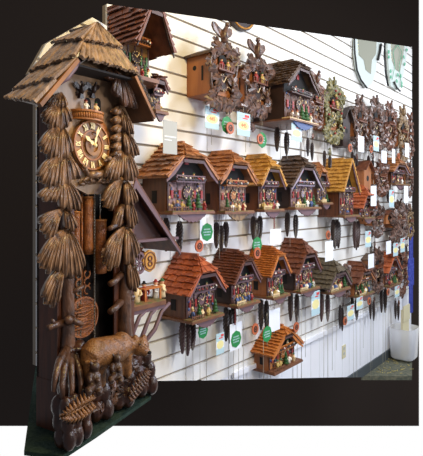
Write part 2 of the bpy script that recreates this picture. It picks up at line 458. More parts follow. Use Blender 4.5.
# ------------------------------------------------------------------ carved traditional clock
def leaf(mb, c, size, rot, mi=0, tilt=0):
    n=20; c=Vector(c); vs=[c+Vector((0,-size*.28,0))]; 
    R=Matrix.Rotation(rot,3,'Y')@Matrix.Rotation(tilt,3,'Z')
    for k in range(n):
        a=2*pi*k/n; r=size*(.62+.38*abs(cos(2.5*a)))*(1.0 if k%2 else .86)
        vs.append(c+R@Vector((r*sin(a)*.8,-size*.04+size*.14*(k%2),r*cos(a))))
    for k in range(n): vs.append(vs[k+1]+Vector((0,size*.12,0)))
    fs=[(0,1+k,1+(k+1)%n) for k in range(n)]+[(1+k,1+n+k,1+n+(k+1)%n,1+(k+1)%n) for k in range(n)]+[tuple(range(1+n,1+2*n))]
    mb.add(vs,fs,mi,False)
def bird(mb, c, s, mi=0, flip=1):
    c=Vector(c); V=lambda x,y,z:c+Vector((x*s*flip,y*s,z*s))
    mb.tube([V(0,0,-.1),V(.02,-.05,.2),V(.05,-.08,.5),V(.12,-.1,.75)],[s*.14,s*.24,s*.18,s*.1],8,mi)
    mb.ell(V(.18,-.12,.86),s*.14,8,6,mi); mb.tube([V(.28,-.14,.86),V(.46,-.16,.8)],[s*.06,s*.01],6,mi)
    for q in (-1,1):   # spread wings
        P=[V(q*.08,-.02,.55),V(q*.35,.05,.7),V(q*.6,.05,.84),V(q*.8,.05,.82),V(q*.85,.05,.6),V(q*.7,.05,.4),V(q*.45,.02,.26),V(q*.18,0,.12)]
        mb.prism(P,(0,s*.1,0),mi)
    mb.prism([V(-.12,0,0),V(.12,0,0),V(.26,0,-.5),V(0,0,-.6),V(-.26,0,-.5)],(0,s*.08,0),mi)
def carved(label, xl, xr, yt, yc0, yc1, yb, D=.1, leafm='leafw', box='w_box', nleaf=12, nw=2, wl=.12, wk=0, seed=1, ch=2, chl=.25, wdrop=.1, red=True, roofm='t_dark', crest=True):
    """yt crest top, yc0..yc1 cabinet, yb lowest leaf (pixels at the front)"""
    rs=random.getstate(); random.seed(seed)
    al,zc1=waz(xl,yc1,D); ar,_=waz(xr,yc1,D); W=ar-al; dm=wd(xl,D)
    zz=lambda y:HC+(HY-y)/F*wd((xl+xr)/2,D)-zc1
    H=zz(yc0); ct=zz(yt); cb=zz(yb)
    root=empty('cuckoo_clock',wworld((al+ar)/2,zc1,.001),WROT); tag(root,label,'cuckoo clock',GRP)
    hw=W/2*.8
    mb=MB(); mb.prism([(-hw,0,0),(hw,0,0),(hw,0,H*.86),(0,0,H*1.02),(-hw,0,H*.86)],(0,-D,0),0)
    mb.disc((0,-D-.001,H*.3),.01,.01,.001,10,1)
    # side vent and slot
    mb.add([(-hw-.001,-D*.35+.014*cos(2*pi*k/10),H*.6+.014*sin(2*pi*k/10)) for k in range(10)],[tuple(range(10))],1)
    mb.box(-hw-.0012,-hw,-D*.72,-D*.64,H*.3,H*.62,1)
    mb.build('cabinet',[M[box],M['void']],root)
    mb=MB()
    for sg in (-1,1): mb.prism([(0,0.0,H*1.05),(0,0,H*1.1),(sg*hw*1.25,0,H*.88),(sg*hw*1.25,0,H*.83)],(0,-D-.02,0),0)
    mb.build('roof',M[roofm],root)
    y=-D-.012
    dial_build(root,(0,y,H*.28),W*.2,M[leafm],M['w_dark'],M['cream'])
    mb=MB(); zd=H*.62; mb.prism([(-.02*W/.15,y+.01,zd),(.02*W/.15,y+.01,zd),(.02*W/.15,y+.01,zd+H*.2),(0,y+.01,zd+H*.27),(-.02*W/.15,y+.01,zd+H*.2)],(0,-.012,0),0)
    mb.build('cuckoo_door',M['void'],root)
    mb=MB(); mb.box(-hw*.7,hw*.7,y-.03,y+.01,zd-.03,zd-.02)
    for i in range(7): mb.box(-hw*.68+hw*1.3*i/6,-hw*.68+hw*1.3*i/6+.006,y-.03,y-.024,zd-.02,zd+.004)
    mb.build('balcony',M['t_brown'],root)
    if red:
        for i in range(2): inst('dancer',FIGS[1 if i==0 else 4],root,((-.35+.6*i)*hw,y-.018,zd-.02),(0,0,0),(.036*W/.15,)*3)
    mb=MB(); LS=W*.2
    for sg in (-1,1):
        k=nleaf//2+1
        for i in range(k):
            t=i/(k-1); z=H*1.0-(H*1.0-cb*.55)*t; x=sg*W*(.34+.14*sin(t*9+sg))
            leaf(mb,(x,y-random.uniform(0,.02),z),LS*random.uniform(.85,1.2),sg*random.uniform(.6,2.4),0,random.uniform(-.5,.5))
            if i%2: mb.tube([(x*.4,y,z+.02),(x*.8,y-.01,z-.01),(x,y,z-LS)],[.006,.005,.003],5)
    for x,z,r in ((0,cb+LS*.9,3.14),(-W*.2,cb*.6,2.6),(W*.2,cb*.6,-2.6),(-W*.18,H*1.0,-.7),(W*.18,H*1.0,.7)):
        leaf(mb,(x,y-.01,z),LS*1.1,r)
    for sg in (-1,1): # twigs framing
        mb.tube([(sg*W*.1,y,H*1.1),(sg*W*.5,y-.01,H*.7),(sg*W*.42,y,H*.2),(sg*W*.2,y,cb*.6)],[.008,.008,.008,.005],6)
    if leafm=='leafg':
        for i in range(16): mb.ell((random.uniform(-W*.5,W*.5),y-.03,cb*.6+(H*1.1-cb*.6)*random.random()),.010,6,5,1+i%2)
    mb.build('leaf_carving',[M[leafm],M['red'],M['yellow']],root)
    if crest:
        mb=MB(); s=(ct-H*.95)*.62; bird(mb,(0,y-.005,ct-s*1.02),s,0,1 if seed%2 else -1)
        for sg in (-1,1): leaf(mb,(sg*W*.2,y,H*1.12),LS*.9,sg*.9)
        mb.build('bird_crest',M[leafm],root)
    mb=MB(); bird(mb,(W*.28,y-.02,H*.2),W*.2,0,-1); mb.build('side_bird',M[leafm],root)
    if nw: weights(root,[-hw*.4+hw*.8*i/max(1,nw-1) for i in range(nw)],-D*.6,0,[wdrop+(-cb)*.6+.03*i for i in range(nw)],wl,.015,wk)
    if ch: chains(root,[-hw*.2+.4*hw*i for i in range(ch)],-D*.5,0,[chl*(1-.12*i) for i in range(ch)])
    # pendulum rod with leaf bob
    mb=MB(); mb.tube([(0.01,-D*.8,0),(.01,-D*.8,cb-.05)],.002,5); leaf(mb,(.01,-D*.8,cb-.06),W*.13,3.1); mb.build('pendulum',M[leafm],root)
    random.setstate(rs)
    return root

# ---- middle row
chalet('chalet cuckoo clock with wide orange brown roof, first in the middle row',166,203,212,142,178,.17,'t_orange',rows=7,cols=8,wl=.17,facade='facade_a',nw=2)
chalet('warm brown roofed cuckoo clock with leafy carving under its base, second in the middle row',218,244,212,151,181,.15,'t_orange',rows=7,cols=7,facade='facade_b',nw=3,wl=.15,apron='leafgold',trim='t_orange',wdrop=.05)
chalet('cuckoo clock with golden brown roof and bright blue dial, third in the middle row',257,275,210,155,186,.15,'t_gold',rows=7,cols=7,facade='facade_c',shut='red',nw=3,wl=.15,wdrop=.03)
chalet('cuckoo clock with dark brown shingle roof and pale lilac gable boards in the middle row',289,312,208,156,187,.15,'t_dark',rows=8,cols=8,side='w_dark',facade='facade_a',trim='lilac' ,hip=.3,nw=2,wl=.17,apron='plum',wdrop=.02)
chalet('small pinkish cuckoo clock with orange roof, just left of the yellow roofed one',316,325,203,163,185,.09,'t_orange',rows=5,cols=4,facade='facade_b',shut='plum',nw=0,figs=2,ch=0,fov=.03)
chalet('cuckoo clock with tall steep mustard yellow shingle roof',338,352,216,159,192,.17,'t_gold',ov=.12,rows=9,cols=7,hip=0,facade='facade_c',trim='plum',nw=4,wl=.22,wr=.022,wk=0,figs=2)
chalet('small cuckoo clock with stepped brick red tiles right of the yellow roofed clock',358,368,218,186,208,.13,'t_red',rows=6,cols=6,facade='facade_c',nw=3,wl=.24,wk=1,figs=1)
# ---- top row
chalet('large brown chalet clock at the upper left, above the tall carved clock roof',119,147,76,3,58,.25,'t_brown',side='w_side',facade='amber',trim='w_dark',shut='green',rows=8,cols=8,nw=0,ch=0,apron=None,cut=True,fov=.15,deep=True,hip=.3,base='basew',ov=.17)
chalet('small gabled clock peeking out behind the right eave of the tall clock',147,158,112,76,94,.2,'t_brown',side='w_side',facade='facade_c',nw=0,ch=0,figs=2,rows=4,cols=5,ov=.15,apron='plum')
chalet('large chalet clock with dark weathered shingle roof and red windows in the top row',283,309,119,60,90,.23,'t_dark',side='w_dark',facade='facade_c',trim='plumd',shut='red',rows=9,cols=9,nw=2,wl=.16,hip=.3,figs=5,base='cream',apron='blue',ov=.1)
carved('carved leaf cuckoo clock on a plain brown box, leftmost carved one in the top row',207,234,22,50,92,112,.17,seed=3,nleaf=14,wl=.12,nw=0,ch=2,chl=.3)
carved('carved leaf and bird cuckoo clock hanging left of the large dark roofed chalet clock',242,268,39,66,100,117,.12,seed=4,nleaf=14,nw=0,ch=2,chl=.3)
carved('small reddish brown carved cuckoo clock just right of the large dark roofed chalet clock',308,321,70,88,118,128,.1,leafm='leafw2',seed=5,nleaf=12,wl=.14)
carved('carved cuckoo clock with leaves painted green and yellow in the top row',323,340,77,92,128,144,.1,leafm='leafg',seed=6,nleaf=16,wl=.14)
carved('bird topped carved clock, first after the dark box at the upper right',352,365,94,108,136,150,.1,seed=7,red=False,wl=.11,nw=3,wdrop=.06)
carved('carved clock with a dark bird crest above the wide white tag at the upper right',368,381,95,108,136,150,.1,seed=8,red=False,leafm='leafw',wl=.11)
carved('reddish carved clock, third of the cluster at the upper right',383,394,100,112,138,150,.1,seed=9,red=False,leafm='leafw2',wl=.11)
carved('narrow pale gold carved clock with a pointed top near the upper right edge',397,406,105,120,146,165,.1,seed=10,red=False,leafm='leafgold',wl=.11)
carved('partly seen carved clock at the far right end of the top row',406,411,112,124,146,160,.08,seed=11,red=False,leafm='leafw2',wl=.11)
# ---- between rows on the right
carved('small reddish carved clock just right of the plain pitched roof box',374,385,158,168,184,197,.1,seed=12,red=False,leafm='leafw2',wl=.11,roofm='t_brown')
chalet('small chalet clock with a brown pitched roof under a wooden ring',390,402,184,158,172,.12,'t_orange',rows=5,cols=5,facade='facade_c',nw=2,wl=.16,figs=2)
carved('dark carved clock at the right edge, level with the wooden ring',405,411,160,170,186,198,.08,seed=13,red=False,wl=.11)
carved('dark leafy carved clock between the two small low brown boxes',371,381,200,210,226,238,.08,seed=14,red=False,wl=.24,leafm='leafw')
carved('broad dark carved clock at the right, above the pair of blue and white tags',391,405,198,210,228,242,.1,seed=15,red=False,wl=.24,leafm='leafw',nleaf=14)
carved('tan carved clock cut off by the right edge, level with the blue price card',406,411,205,214,228,240,.08,seed=16,red=False,wl=.24,leafm='leafgold')
# ---- lower row
chalet('cuckoo clock with terracotta tiled roof and mossy base, first in the lower row',185,213,320,256,290,.17,'t_red',rows=7,cols=8,facade='facade_a',nw=3,wl=.17,wk=1,base='moss',ch=4,chl=.95,ov=.18)
chalet('cuckoo clock with plain russet roof and rounded front arch, second in the lower row',230,250,305,251,280,.16,'t_brown',side='w_dark',rows=12,cols=12,facade='facade_a',hip=.25,nw=3,wl=.2,ch=4,chl=.95,fov=.06)
chalet('cuckoo clock with smooth amber roof behind a green sticker in the lower row',266,281,297,247,273,.16,'t_amber',side='w_box',rows=14,cols=14,facade='facade_a',hip=.25,nw=2,wl=.2,ch=4,chl=.95,fov=.06)
chalet('cuckoo clock with brown plank roof and red shutters between the amber and the thatched clocks',294,311,291,240,270,.15,'t_brown',side='w_dark',rows=7,cols=5,facade='facade_b',nw=2,wl=.2,ch=4,chl=.95)
chalet('cuckoo clock with grey brown thatched roof and gold chains draped over it',325,342,292,260,284,.16,'t_thatch',side='w_dark',rows=6,cols=9,facade='facade_a',nw=2,wl=.22,wk=1,ch=4,chl=.95)
chalet('cuckoo clock with plain brown gable roof above two blue and white price cards',354,367,296,263,280,.12,'t_brown',side='w_box',rows=4,cols=4,facade='facade_c',shut='green',trim='w_box',nw=2,wl=.2,ch=4,chl=.95)
chalet('small cuckoo clock with bright orange roof at the right end of the lower row',384,394,286,253,270,.12,'t_red',side='w_box',rows=4,cols=4,facade='facade_c',nw=2,wl=.25,chl=1.0,hip=.2)
carved('dark carved cuckoo clock between brown gabled and orange roofed clocks, lower row',371,381,246,256,280,294,.1,seed=21,red=False,wl=.2,ch=3,chl=1.0)
carved('dark carved cuckoo clock at the right end of the lower row beside the blue cloth',396,405,244,256,282,298,.1,seed=22,red=False,wl=.2,leafm='leafw2',ch=3,chl=.45)
carved('small dark carved clock left of the brown gabled clock, over the lower ledge',341,348,262,268,288,298,.08,seed=23,red=False,wl=.2,leafm='leafw')
# ---- bottom single
chalet('lone orange roofed cuckoo clock with little fir trees, hung lowest on the wall',268,293,371,328,350,.11,'t_amber',side='w_box',rows=10,cols=10,facade='t_orange',trim='t_amber',base='basew',nw=0,figs=5,apron=None,hip=.25,ov=.12,chl=.0,ch=0)

# ------------------------------------------------------------------ large A-frame clock and the fretwork bracket clock (left, partly hidden)
al,_=waz(140,250,.15)
def wl_(px,py,o,root): 
    p=wpt(px,py,o); q=Matrix.Rotation(-WROT,3,'Z')@(p-root.location); return q
r=empty('cuckoo_clock',wpt(150,252,.001),WROT); tag(r,'steep A-frame clock with mauve gable boards, half hidden behind the tall clock','cuckoo clock',GRP)
q=lambda px,py,o:wl_(px,py,o,r)
mb=MB(); o1=.26
for i,(a_,b_) in enumerate((((136,180),(181,252)),((136,180),(116,240)))):
    A0=q(a_[0],a_[1],o1); B0=q(b_[0],b_[1],o1)
    A1=Vector((A0.x,-.002,A0.z)); B1=Vector((B0.x,-.002,B0.z)); up=Vector((0,0,.012))
    mb.hexa([A0,B0,B1,A1,A0+up,B0+up,B1+up,A1+up],0)
mb.build('roof',M['w_side'],r)
mb=MB()
for a_,b_ in (((136,180),(181,252)),((136,180),(116,240))):
    A0=q(a_[0],a_[1],o1+.004); B0=q(b_[0],b_[1],o1+.004); d=Vector((0,0,-.034)); mb.prism([A0,B0,B0+d*.4,A0+d],(0,.01,0))
mb.build('bargeboard',M['plum'],r)
A0=q(136,190,.2);B0=q(168,240,.2);C0=q(124,240,.2)
mb=MB(); mb.prism([A0,B0,C0],(0,.19,0)); mb.build('cabinet',M['plumd'],r)
mb=MB(); p=q(158,246,.22); mb.box(C0.x,B0.x+.02,-.25,-.002,C0.z-.012,C0.z); mb.build('base_board',M['plum'],r)

r=empty('cuckoo_clock',wpt(150,318,.001),WROT); tag(r,'chalet clock with a table scene on a deck over a mauve fretwork bracket','cuckoo clock',GRP)
q=lambda px,py,o:wl_(px,py,o,r)
mb=MB(); P0=q(126,318,.30); P1=q(184,292,.30); 
zt=P0.z; x0=q(128,314,.3).x; x1=q(166,300,.3).x; zt=q(140,306,.3).z
mb.box(x0,x1,-.30,-.002,zt-.018,zt,0); mb.box(x0,x1,-.298,-.16,zt,zt+.004,1)
mb.build('deck',[M['basew'],M['moss']],r)
mb=MB()   # fretwork arches under the deck
for k in range(3):
    cx=x0+(x1-x0)*(.2+.3*k)
    pts=[Vector((x0+(x1-x0)*.25,-.285,zt-.2)),Vector((cx-.01,-.285,zt-.12)),Vector((cx+.03,-.285,zt-.05)),Vector((cx+.08,-.285,zt-.02))]
    mb.tube(pts,[.011,.010,.009,.008],6)
for k in range(3):
    pts=[Vector((x0+(x1-x0)*.25,-.285,zt-.2)),Vector((x0+.03*k-.02,-.285,zt-.12)),Vector((x0-.02+.02*k,-.285,zt-.02))]
    mb.tube(pts,[.011,.010,.008],6)
mb.box(x0,x1,-.292,-.278,zt-.036,zt-.018)
xk=x0+(x1-x0)*.25; mb.box(xk-.022,xk+.022,-.29,-.27,zt-.36,zt-.18)
mb.build('fretwork_bracket',M['plum'],r)
mb=MB(); mb.box(x0-.04,x1-.06,-.17,-.002,zt+.002,zt+.2,0); mb.build('cabinet',M['w_side'],r)
mb=MB(); mb.shingles((x0-.1,-.005,zt+.33),(x1-.05,-.005,zt+.33),(x0-.12,-.22,zt+.19),(x1-.03,-.22,zt+.19),5,8,.007,out=(0,-1,1)); mb.build('roof',M['t_brown'],r)
c=q(150,261,.24); mb=MB()   # carved plaque with B ornament
mb.disc((c.x,c.y,c.z),.042,.05,.012,8,0); mb.ring((c.x,c.y-.003,c.z),.034,.042,.12,.003,16,1)
for dz in (.012,-.012): mb.ring((c.x,c.y-.004,c.z+dz),.014,.013,.4,.004,12,1)
mb.build('plaque',[M['t_gold'],M['w_side']],r)
c=q(140,263,.24); mb=MB(); mb.ring((c.x,c.y,c.z),.035,.05,.25,.01,18,0)
for k in range(4): 
    a=pi*k/4; mb.beam((c.x-.03*cos(a),c.y+.004,c.z-.045*sin(a)),(c.x+.03*cos(a),c.y+.004,c.z+.045*sin(a)),.006,.004,0,up=(0,-1,0))
mb.build('water_wheel',M['plum'],r)
c=q(152,297,.26); mb=MB(); tz=zt+.06
mb.box(c.x-.055,c.x+.055,-.27,-.22,tz-.006,tz)
for sx in (-.045,.045):
    mb.box(c.x+sx-.004,c.x+sx+.004,-.268,-.262,zt,tz); mb.box(c.x+sx-.004,c.x+sx+.004,-.228,-.222,zt,tz)
mb.build('model_table',M['t_amber'],r)
for i,dx in enumerate((-.075,-.03,.04,.08)):
    inst('figurine',FIGS[(0,1,2,0)[i]],r,(c.x+dx,-.24,zt+.002),(0,0,dx*10),(.085,)*3)

# the plain boxes among the clocks (cases seen from the side)
def plainbox(label,xl,xr,y0,y1,D=.14,roofm='t_brown',boxm='w_box'):
    al,zb=waz(xl,y1,D); ar,_=waz(xr,y1,D); H=HC+(HY-y0)/F*wd(xl,D)-zb; W=ar-al
    r=empty('clock_case',wworld((al+ar)/2,zb,.001),WROT); tag(r,label,'clock case',None)
    mb=MB(); mb.prism([(-W/2,0,0),(W/2,0,0),(W/2,0,H*.7),(0,0,H*.95),(-W/2,0,H*.7)],(0,-D,0),0)
    mb.disc((0,-D-.001,H*.4),W*.16,W*.16,.001,14,1); mb.box(-W/2-.001,-W/2,-D*.6,-D*.5,H*.2,H*.55,1)
    mb.build('case',[M[boxm],M['void']],r)
    mb=MB()
    for sg in (-1,1): mb.prism([(0,.0,H*.97),(0,0,H),(sg*W*.62,0,H*.7),(sg*W*.62,0,H*.66)],(0,-D-.03,0))
    mb.build('roof',M[roofm],r)
    return r
plainbox('plain brown box under a pitched roof, right of the yellow roofed clock',364,371,160,190)
plainbox('plain brown box behind the painted green carved clock, near its lower right',343,350,106,146,.1,'w_dark','w_dark')
plainbox('small low brown box between the two dark carved clocks at the right',386,391,210,224,.1)
plainbox('small low brown box left of the dark leafy clock, under the pale blue cards',366,371,211,224,.08)

# ------------------------------------------------------------------ round beaded plate and mirrors at the top
r=empty('wall_plate',wpt(238,31,.001),WROT); tag(r,'round dark wooden plate with a beaded rim, cut off by the top edge','wall plate')
mb=MB(); R_=.16
for i in range(1): mb.disc((0,-.03,R_),R_,R_,.03,36,0)
mb.build('plate',M['w_dark'],r)
mb=MB()
for k in range(70):
    a=2*pi*k/70; mb.ell((R_*.92*cos(a),-.034,R_+R_*.92*sin(a)),.007,6,4,0)
mb.build('beaded_rim',M['t_gold'],r); CUT.append(r)

def px_poly(mb, pts, o, th, root, mi=0):
    mb.prism([wl_(x,y,o,root) for x,y in pts],(0,th,0),mi)
def wavy(mb, pts, o, r_, root, mi=0): mb.tube([wl_(x,y,o,root) for x,y in pts],r_,6,mi)
r=empty('hanging_mirror',wpt(366,88,.001),WROT); tag(r,'plain mirror on a black ribbon, left of the mirror with vine leaves','mirror')
mb=MB(); px_poly(mb,[(355,32),(382,36),(381,56),(377,60),(376,72),(372,84),(366,88),(361,80),(357,70),(355,56)],.03,.02,r,0); mb.build('frosted_frame',M['clear'],r)
mb=MB(); px_poly(mb,[(358,32),(377,36),(376,54),(372,60),(371,74),(366,70),(364,60),(359,55)],.034,.003,r,0); mb.build('mirror_pane',M['mirror'],r)
mb=MB(); wavy(mb,[(354,32),(354.5,45),(355,54),(357,70),(361,80),(367,88)],.045,.008,r); mb.build('ribbon',M['black'],r); mb=MB(); wavy(mb,[(381,44),(380,52),(378,60)],.045,.012,r); mb.build('ribbon',M['black'],r)
CUT.append(r)
r=empty('hanging_mirror',wpt(397,90,.001),WROT); tag(r,'narrow mirror with teal green vine leaves near the top right corner','mirror')
mb=MB(); px_poly(mb,[(387,38),(408,41),(406,60),(404,72),(402,86),(397,90),(391,86),(389,72),(388,56)],.03,.02,r,0); mb.build('frosted_frame',M['clear'],r)
mb=MB(); px_poly(mb,[(391,38),(405,41),(403,58),(400,72),(396,70),(392,60)],.034,.003,r,0); mb.build('mirror_pane',M['mirror'],r)
mb=MB(); wavy(mb,[(385,38),(384.5,55),(385.5,72),(388,86)],.045,.009,r); mb.build('ribbon',M['black'],r); mb=MB(); wavy(mb,[(394,82),(397,88),(400,91)],.045,.01,r); mb.build('ribbon',M['black'],r)
mb=MB()
for x,y in ((389,52),(389,57),(391,71),(391,77),(397,81),(401,76),(402,83),(404,57),(405,64),(402,86),(407,50),(398,75)): leaf(mb,wl_(x,y,.05,r),.026,random.uniform(0,6))
wavy(mb,[(392,80),(395,66),(393,52),(398,44)],.045,.003,r); wavy(mb,[(401,82),(399,66),(402,52),(396,42)],.045,.003,r)
mb.build('vine',M['teal'],r); CUT.append(r)

# ------------------------------------------------------------------ tags
def text_mesh(txt,size,m):
    cu=bpy.data.curves.new('t','FONT'); cu.body=txt; cu.size=size; cu.align_x='CENTER'; cu.align_y='CENTER'; cu.extrude=.0004
    o=bpy.data.objects.new('t',cu); COL.objects.link(o); bpy.context.view_layer.update()
    me=bpy.data.meshes.new_from_object(o.evaluated_get(bpy.context.evaluated_depsgraph_get())); bpy.data.objects.remove(o)
    me.materials.clear(); me.materials.append(m); return me
def card(label,x0,y0,x1,y1,o=.17,style='price',string=10,txt=None,yaw=0):
    xm=(x0+x1)/2; p=wpt(xm,y1,o); d=wd(xm,o); a0,_=waz(x0,y0,o); a1,_=waz(x1,y0,o); W=min(a1-a0,.13); H=(y1-y0)/F*d
    r=empty('price_card' if style!='plain' else 'hanging_card',p,WROT+yaw); tag(r,label,'tag','paper cards hanging from the clocks')
    mb=MB(); mb.box(-W/2,W/2,-.0015,0,0,H,0)
    if style=='price':
        mb.box(-W/2,W/2,-.002,-.0015,H*.62,H,1); mb.box(-W/2,W/2,-.002,-.0015,0,H*.28,1)
        mb.disc((0,-.0025,H*.45),W*.42,H*.2,.001,20,2)
        mb.box(W*.08,W*.42,-.003,-.002,H*.82,H*.93,3); mb.box(-.01,W*.3,-.003,-.002,H*.74,H*.79,3)
        for k in range(2): mb.box(-W*.4,-W*.02,-.0026,-.002,H*(.86-.1*k),H*(.88-.1*k),4)
        mb.build('card',[M['tagw'],M['tagb'],M['tagy'],M['tagr'],M['tagg']],r)
    elif style=='grey':
        mb.build('card',M['tagg'],r)
        mb=MB(); mb.box(-W*.42,W*.42,-.003,-.0015,H*.5,H*.54); mb.box(-W*.42,W*.1,-.003,-.0015,H*.4,H*.43); mb.build('print',M['tagw'],r)
    else: mb.build('card',M['tagw'],r)
    if txt:
        me=text_mesh(txt,W*.28,M['tago']); inst('price',me,r,(0,-.004,H*.45),(pi/2,0,0))
    if string:
        mb=MB(); mb.tube([(0,0,H),(0,0,H+string/F*d)],.0012,5); mb.build('string',M['chain'],r)
    return r
card('pale blue card priced 445 with a yellow oval, below the leftmost carved clock',205,107,219,129,.16,txt='445',string=6)
card('pale blue price card with a yellow oval, below the second carved clock',237,113,250,136,.16,string=6,txt='445')
card('tall plain grey card over the roof of the first middle row clock',163,121,177,154,.24,'grey',string=0)
card('pale blue card under the large dark roofed clock',290,124,303,141,.27,string=4)
for lab,x0,y0,x1,y1,st in (
 ('narrow white card under the bird topped clock at the upper right',358,136,364,152,'plain'),
 ('wide pale blue card with a peach corner, under the dark bird crest',371,136,381,151,'price'),
 ('narrow white card left of the wooden ring at the upper right',381,151,387,163,'plain'),
 ('thin white card hanging from the pale gold carved clock',392,149,395,163,'plain'),
 ('thin white card at the right edge under the last top row clock',405,143,409,157,'plain'),
 ('large white card below the plain pitched roof box',368,186,379,206,'plain'),
 ('pale blue card below the pitched roof clock with the ring',386,190,397,207,'price'),
 ('small white card at the right edge, level with the pale blue card',403,186,409,203,'plain'),
 ('blue and white price card below the small low brown box',363,231,373,247,'price'),
 ('blank white card right of the blue and white price card',383,241,394,254,'plain'),
 ('blue price card, left of the pair at the right edge',392,243,399,256,'price'),
 ('blue price card, right of the pair at the right edge',399,238,406,252,'price'),
 ('white slip hanging from an orange disc above the thatched clock',325,241,333,261,'plain'),
 ('narrow tilted white card above the brown gable roof',368,254,374,268,'plain'),
 ('pale blue card below the small dark carved clock at the lower right',345,305,356,320,'price'),
 ('pale blue card under the brown gabled clock',354,297,365,309,'price'),
 ('glossy pale blue card under the last dark carved clock in the lower row',393,286,401,297,'price'),
 ('grey white card under the thatched roofed clock',309,291,322,315,'price'),
 ('white card over the lone lowest clock, beside its green sticker',269,309,280,331,'plain'),
 ('white card above the amber roofed clock',269,229,282,244,'plain'),
 ('narrow pale blue card left of the lone lowest clock',216,333,224,354,'price'),
 ):
    card(lab,x0,y0,x1,y1,.16 if x0<330 and y0>290 or x0<300 else .20,st,string=6)
card('white card showing between the tall clock and the A-frame clock',138,215,152,240,.05,'plain',string=0)
def sticker(label,x,y,rx,o=.17,backing=False,n=8):
    r=empty('round_sticker',wpt(x,y,o),WROT); d=wd(x,o); a0,_=waz(x-rx,y,o); a1,_=waz(x+rx,y,o); R=(a1-a0)/2
    R=min(R,.05)
    tag(r,label,'sticker','green stickers hanging by the clocks')
    mb=MB()
    if backing: mb.box(-R*1.15,R*1.15,.0005,.002,-R*1.25,R*1.9,0)
    mb.disc((0,-.002,0),R,R,.003,n,1)
    if backing: pass
    for k in range(3):
        w=R*(.65-.1*abs(k-1)); 
        for i in range(5): 
            xx=-w+2*w*i/5; mb.box(xx,xx+w*.25,-.003,-.002,R*(.3-.3*k)-R*.07,R*(.3-.3*k)+R*.07,2)
    mb.build('sticker_face',[M['tagw'],M['tagG'],M['tagb']],r)
    mb=MB(); mb.tube([(0,0,R),(0,0,R+.08)],.001,5); mb.build('string',M['chain'],r)
    return r
def wdisc(label,x,y,rx,o=.19):
    r=empty('wooden_disc',wpt(x,y,o),WROT); a0,_=waz(x-rx,y,o); a1,_=waz(x+rx,y,o); R=(a1-a0)/2; R=min(R,.034)
    tag(r,label,'disc','orange wooden pendulum discs')
    mb=MB(); mb.disc((0,-.004,0),R,R,.006,18,0); mb.ring((0,-.006,0),R*.55,R*.55,.4,.003,12,1); mb.disc((0,-.006,0),R*.16,R*.16,.002,8,1)
    mb.build('disc_face',[M['disc'],M['w_dark']],r)
    mb=MB(); mb.tube([(0,0,R),(0,0,R+.1)],.0012,5); mb.build('rod',M['dchain'],r)
sticker('green octagonal sticker between the two price cards in the top row',227,125,7)
sticker('green sticker seen above the third middle row clock',262,140,4.5)
sticker('faded green round sticker on a white card between the first two middle row clocks',207,232,6.5,.12,True)
sticker('green sticker overlapping the amber roof in the lower row',257,245,6.5,.22)
sticker('small green sticker under the weights of the terracotta roofed clock',203,331,5,.17)
sticker('green round sticker on a white card below the plain russet roofed clock',236,339,6,.14,True)
sticker('bright green sticker on the roof of the lone lowest clock',267,334,6,.22)
wdisc('orange disc overlapping the green octagonal sticker in the top row',230,128,5)
wdisc('orange disc above the third middle row clock, beside its green sticker',260,139,3)
wdisc('orange disc hanging below the faded green sticker in the middle row',199,246,4)
wdisc('orange disc on the green sticker over the amber roof',257,253,4,.24)
wdisc('orange disc left of the lone lowest clock',255,329,4.5,.2)
wdisc('small orange disc at the right roof edge of the lone lowest clock',296,327,3,.2)
wdisc('orange disc above the white slip by the thatched clock',328,235,4,.2)
wdisc('orange disc at the top right under the bird topped clock',350,148,4,.2)
wdisc('peach disc beside the wide pale blue card under the dark bird crest',371,149,3.4,.2)
wdisc('orange disc with a bird cutout under the brown gabled clock',369,301,3,.2)
wdisc('pinkish disc beside the pale blue card at the lower right',345,321,3,.2)
wdisc('orange disc under the orange roofed clock at the lower right',388,292,3,.2)
# wooden ring
r=empty('wooden_ring',wpt(399,156,.2),WROT); tag(r,'tan wooden ring over the small brown pitched roof at the right','ring')
mb=MB(); mb.ring((0,0,0),.03,.03,.35,.01,20); mb.build('ring_body',M['disc'],r)
mb=MB(); mb.tube([(0,.004,.03),(0,.004,.12)],.001,5); mb.build('string',M['chain'],r)
# outlet
r=empty('wall_outlet',wpt(343.5,358,-.01),WROT); tag(r,'beige electrical outlet plate on the white panelling','outlet')
mb=MB(); d=wd(343.5); mb.box(-.035,.035,-.006,0,0,.115); mb.build('cover_plate',M['beige'],r)
mb=MB()
for z in (.03,.075): mb.box(-.014,.014,-.008,-.006,z,z+.022)
mb.build('socket',M['tagg'],r)
# bright ribbon bits
for lab,x,y0,y1 in (('thin red ribbon hanging between the middle and lower rows',274,216,234),('red ribbon under the russet roofed clock beside its sticker card',235,306,325)):
    r=empty('ribbon',wpt(x,y1,.15),WROT); tag(r,lab,'ribbon'); h=(y1-y0)/F*wd(x,.15)
    mb=MB(); mb.tube([(0,0,0),(.002,0,h*.5),(0,0,h)],.004,6); mb.build('ribbon_strand',M['red'],r)

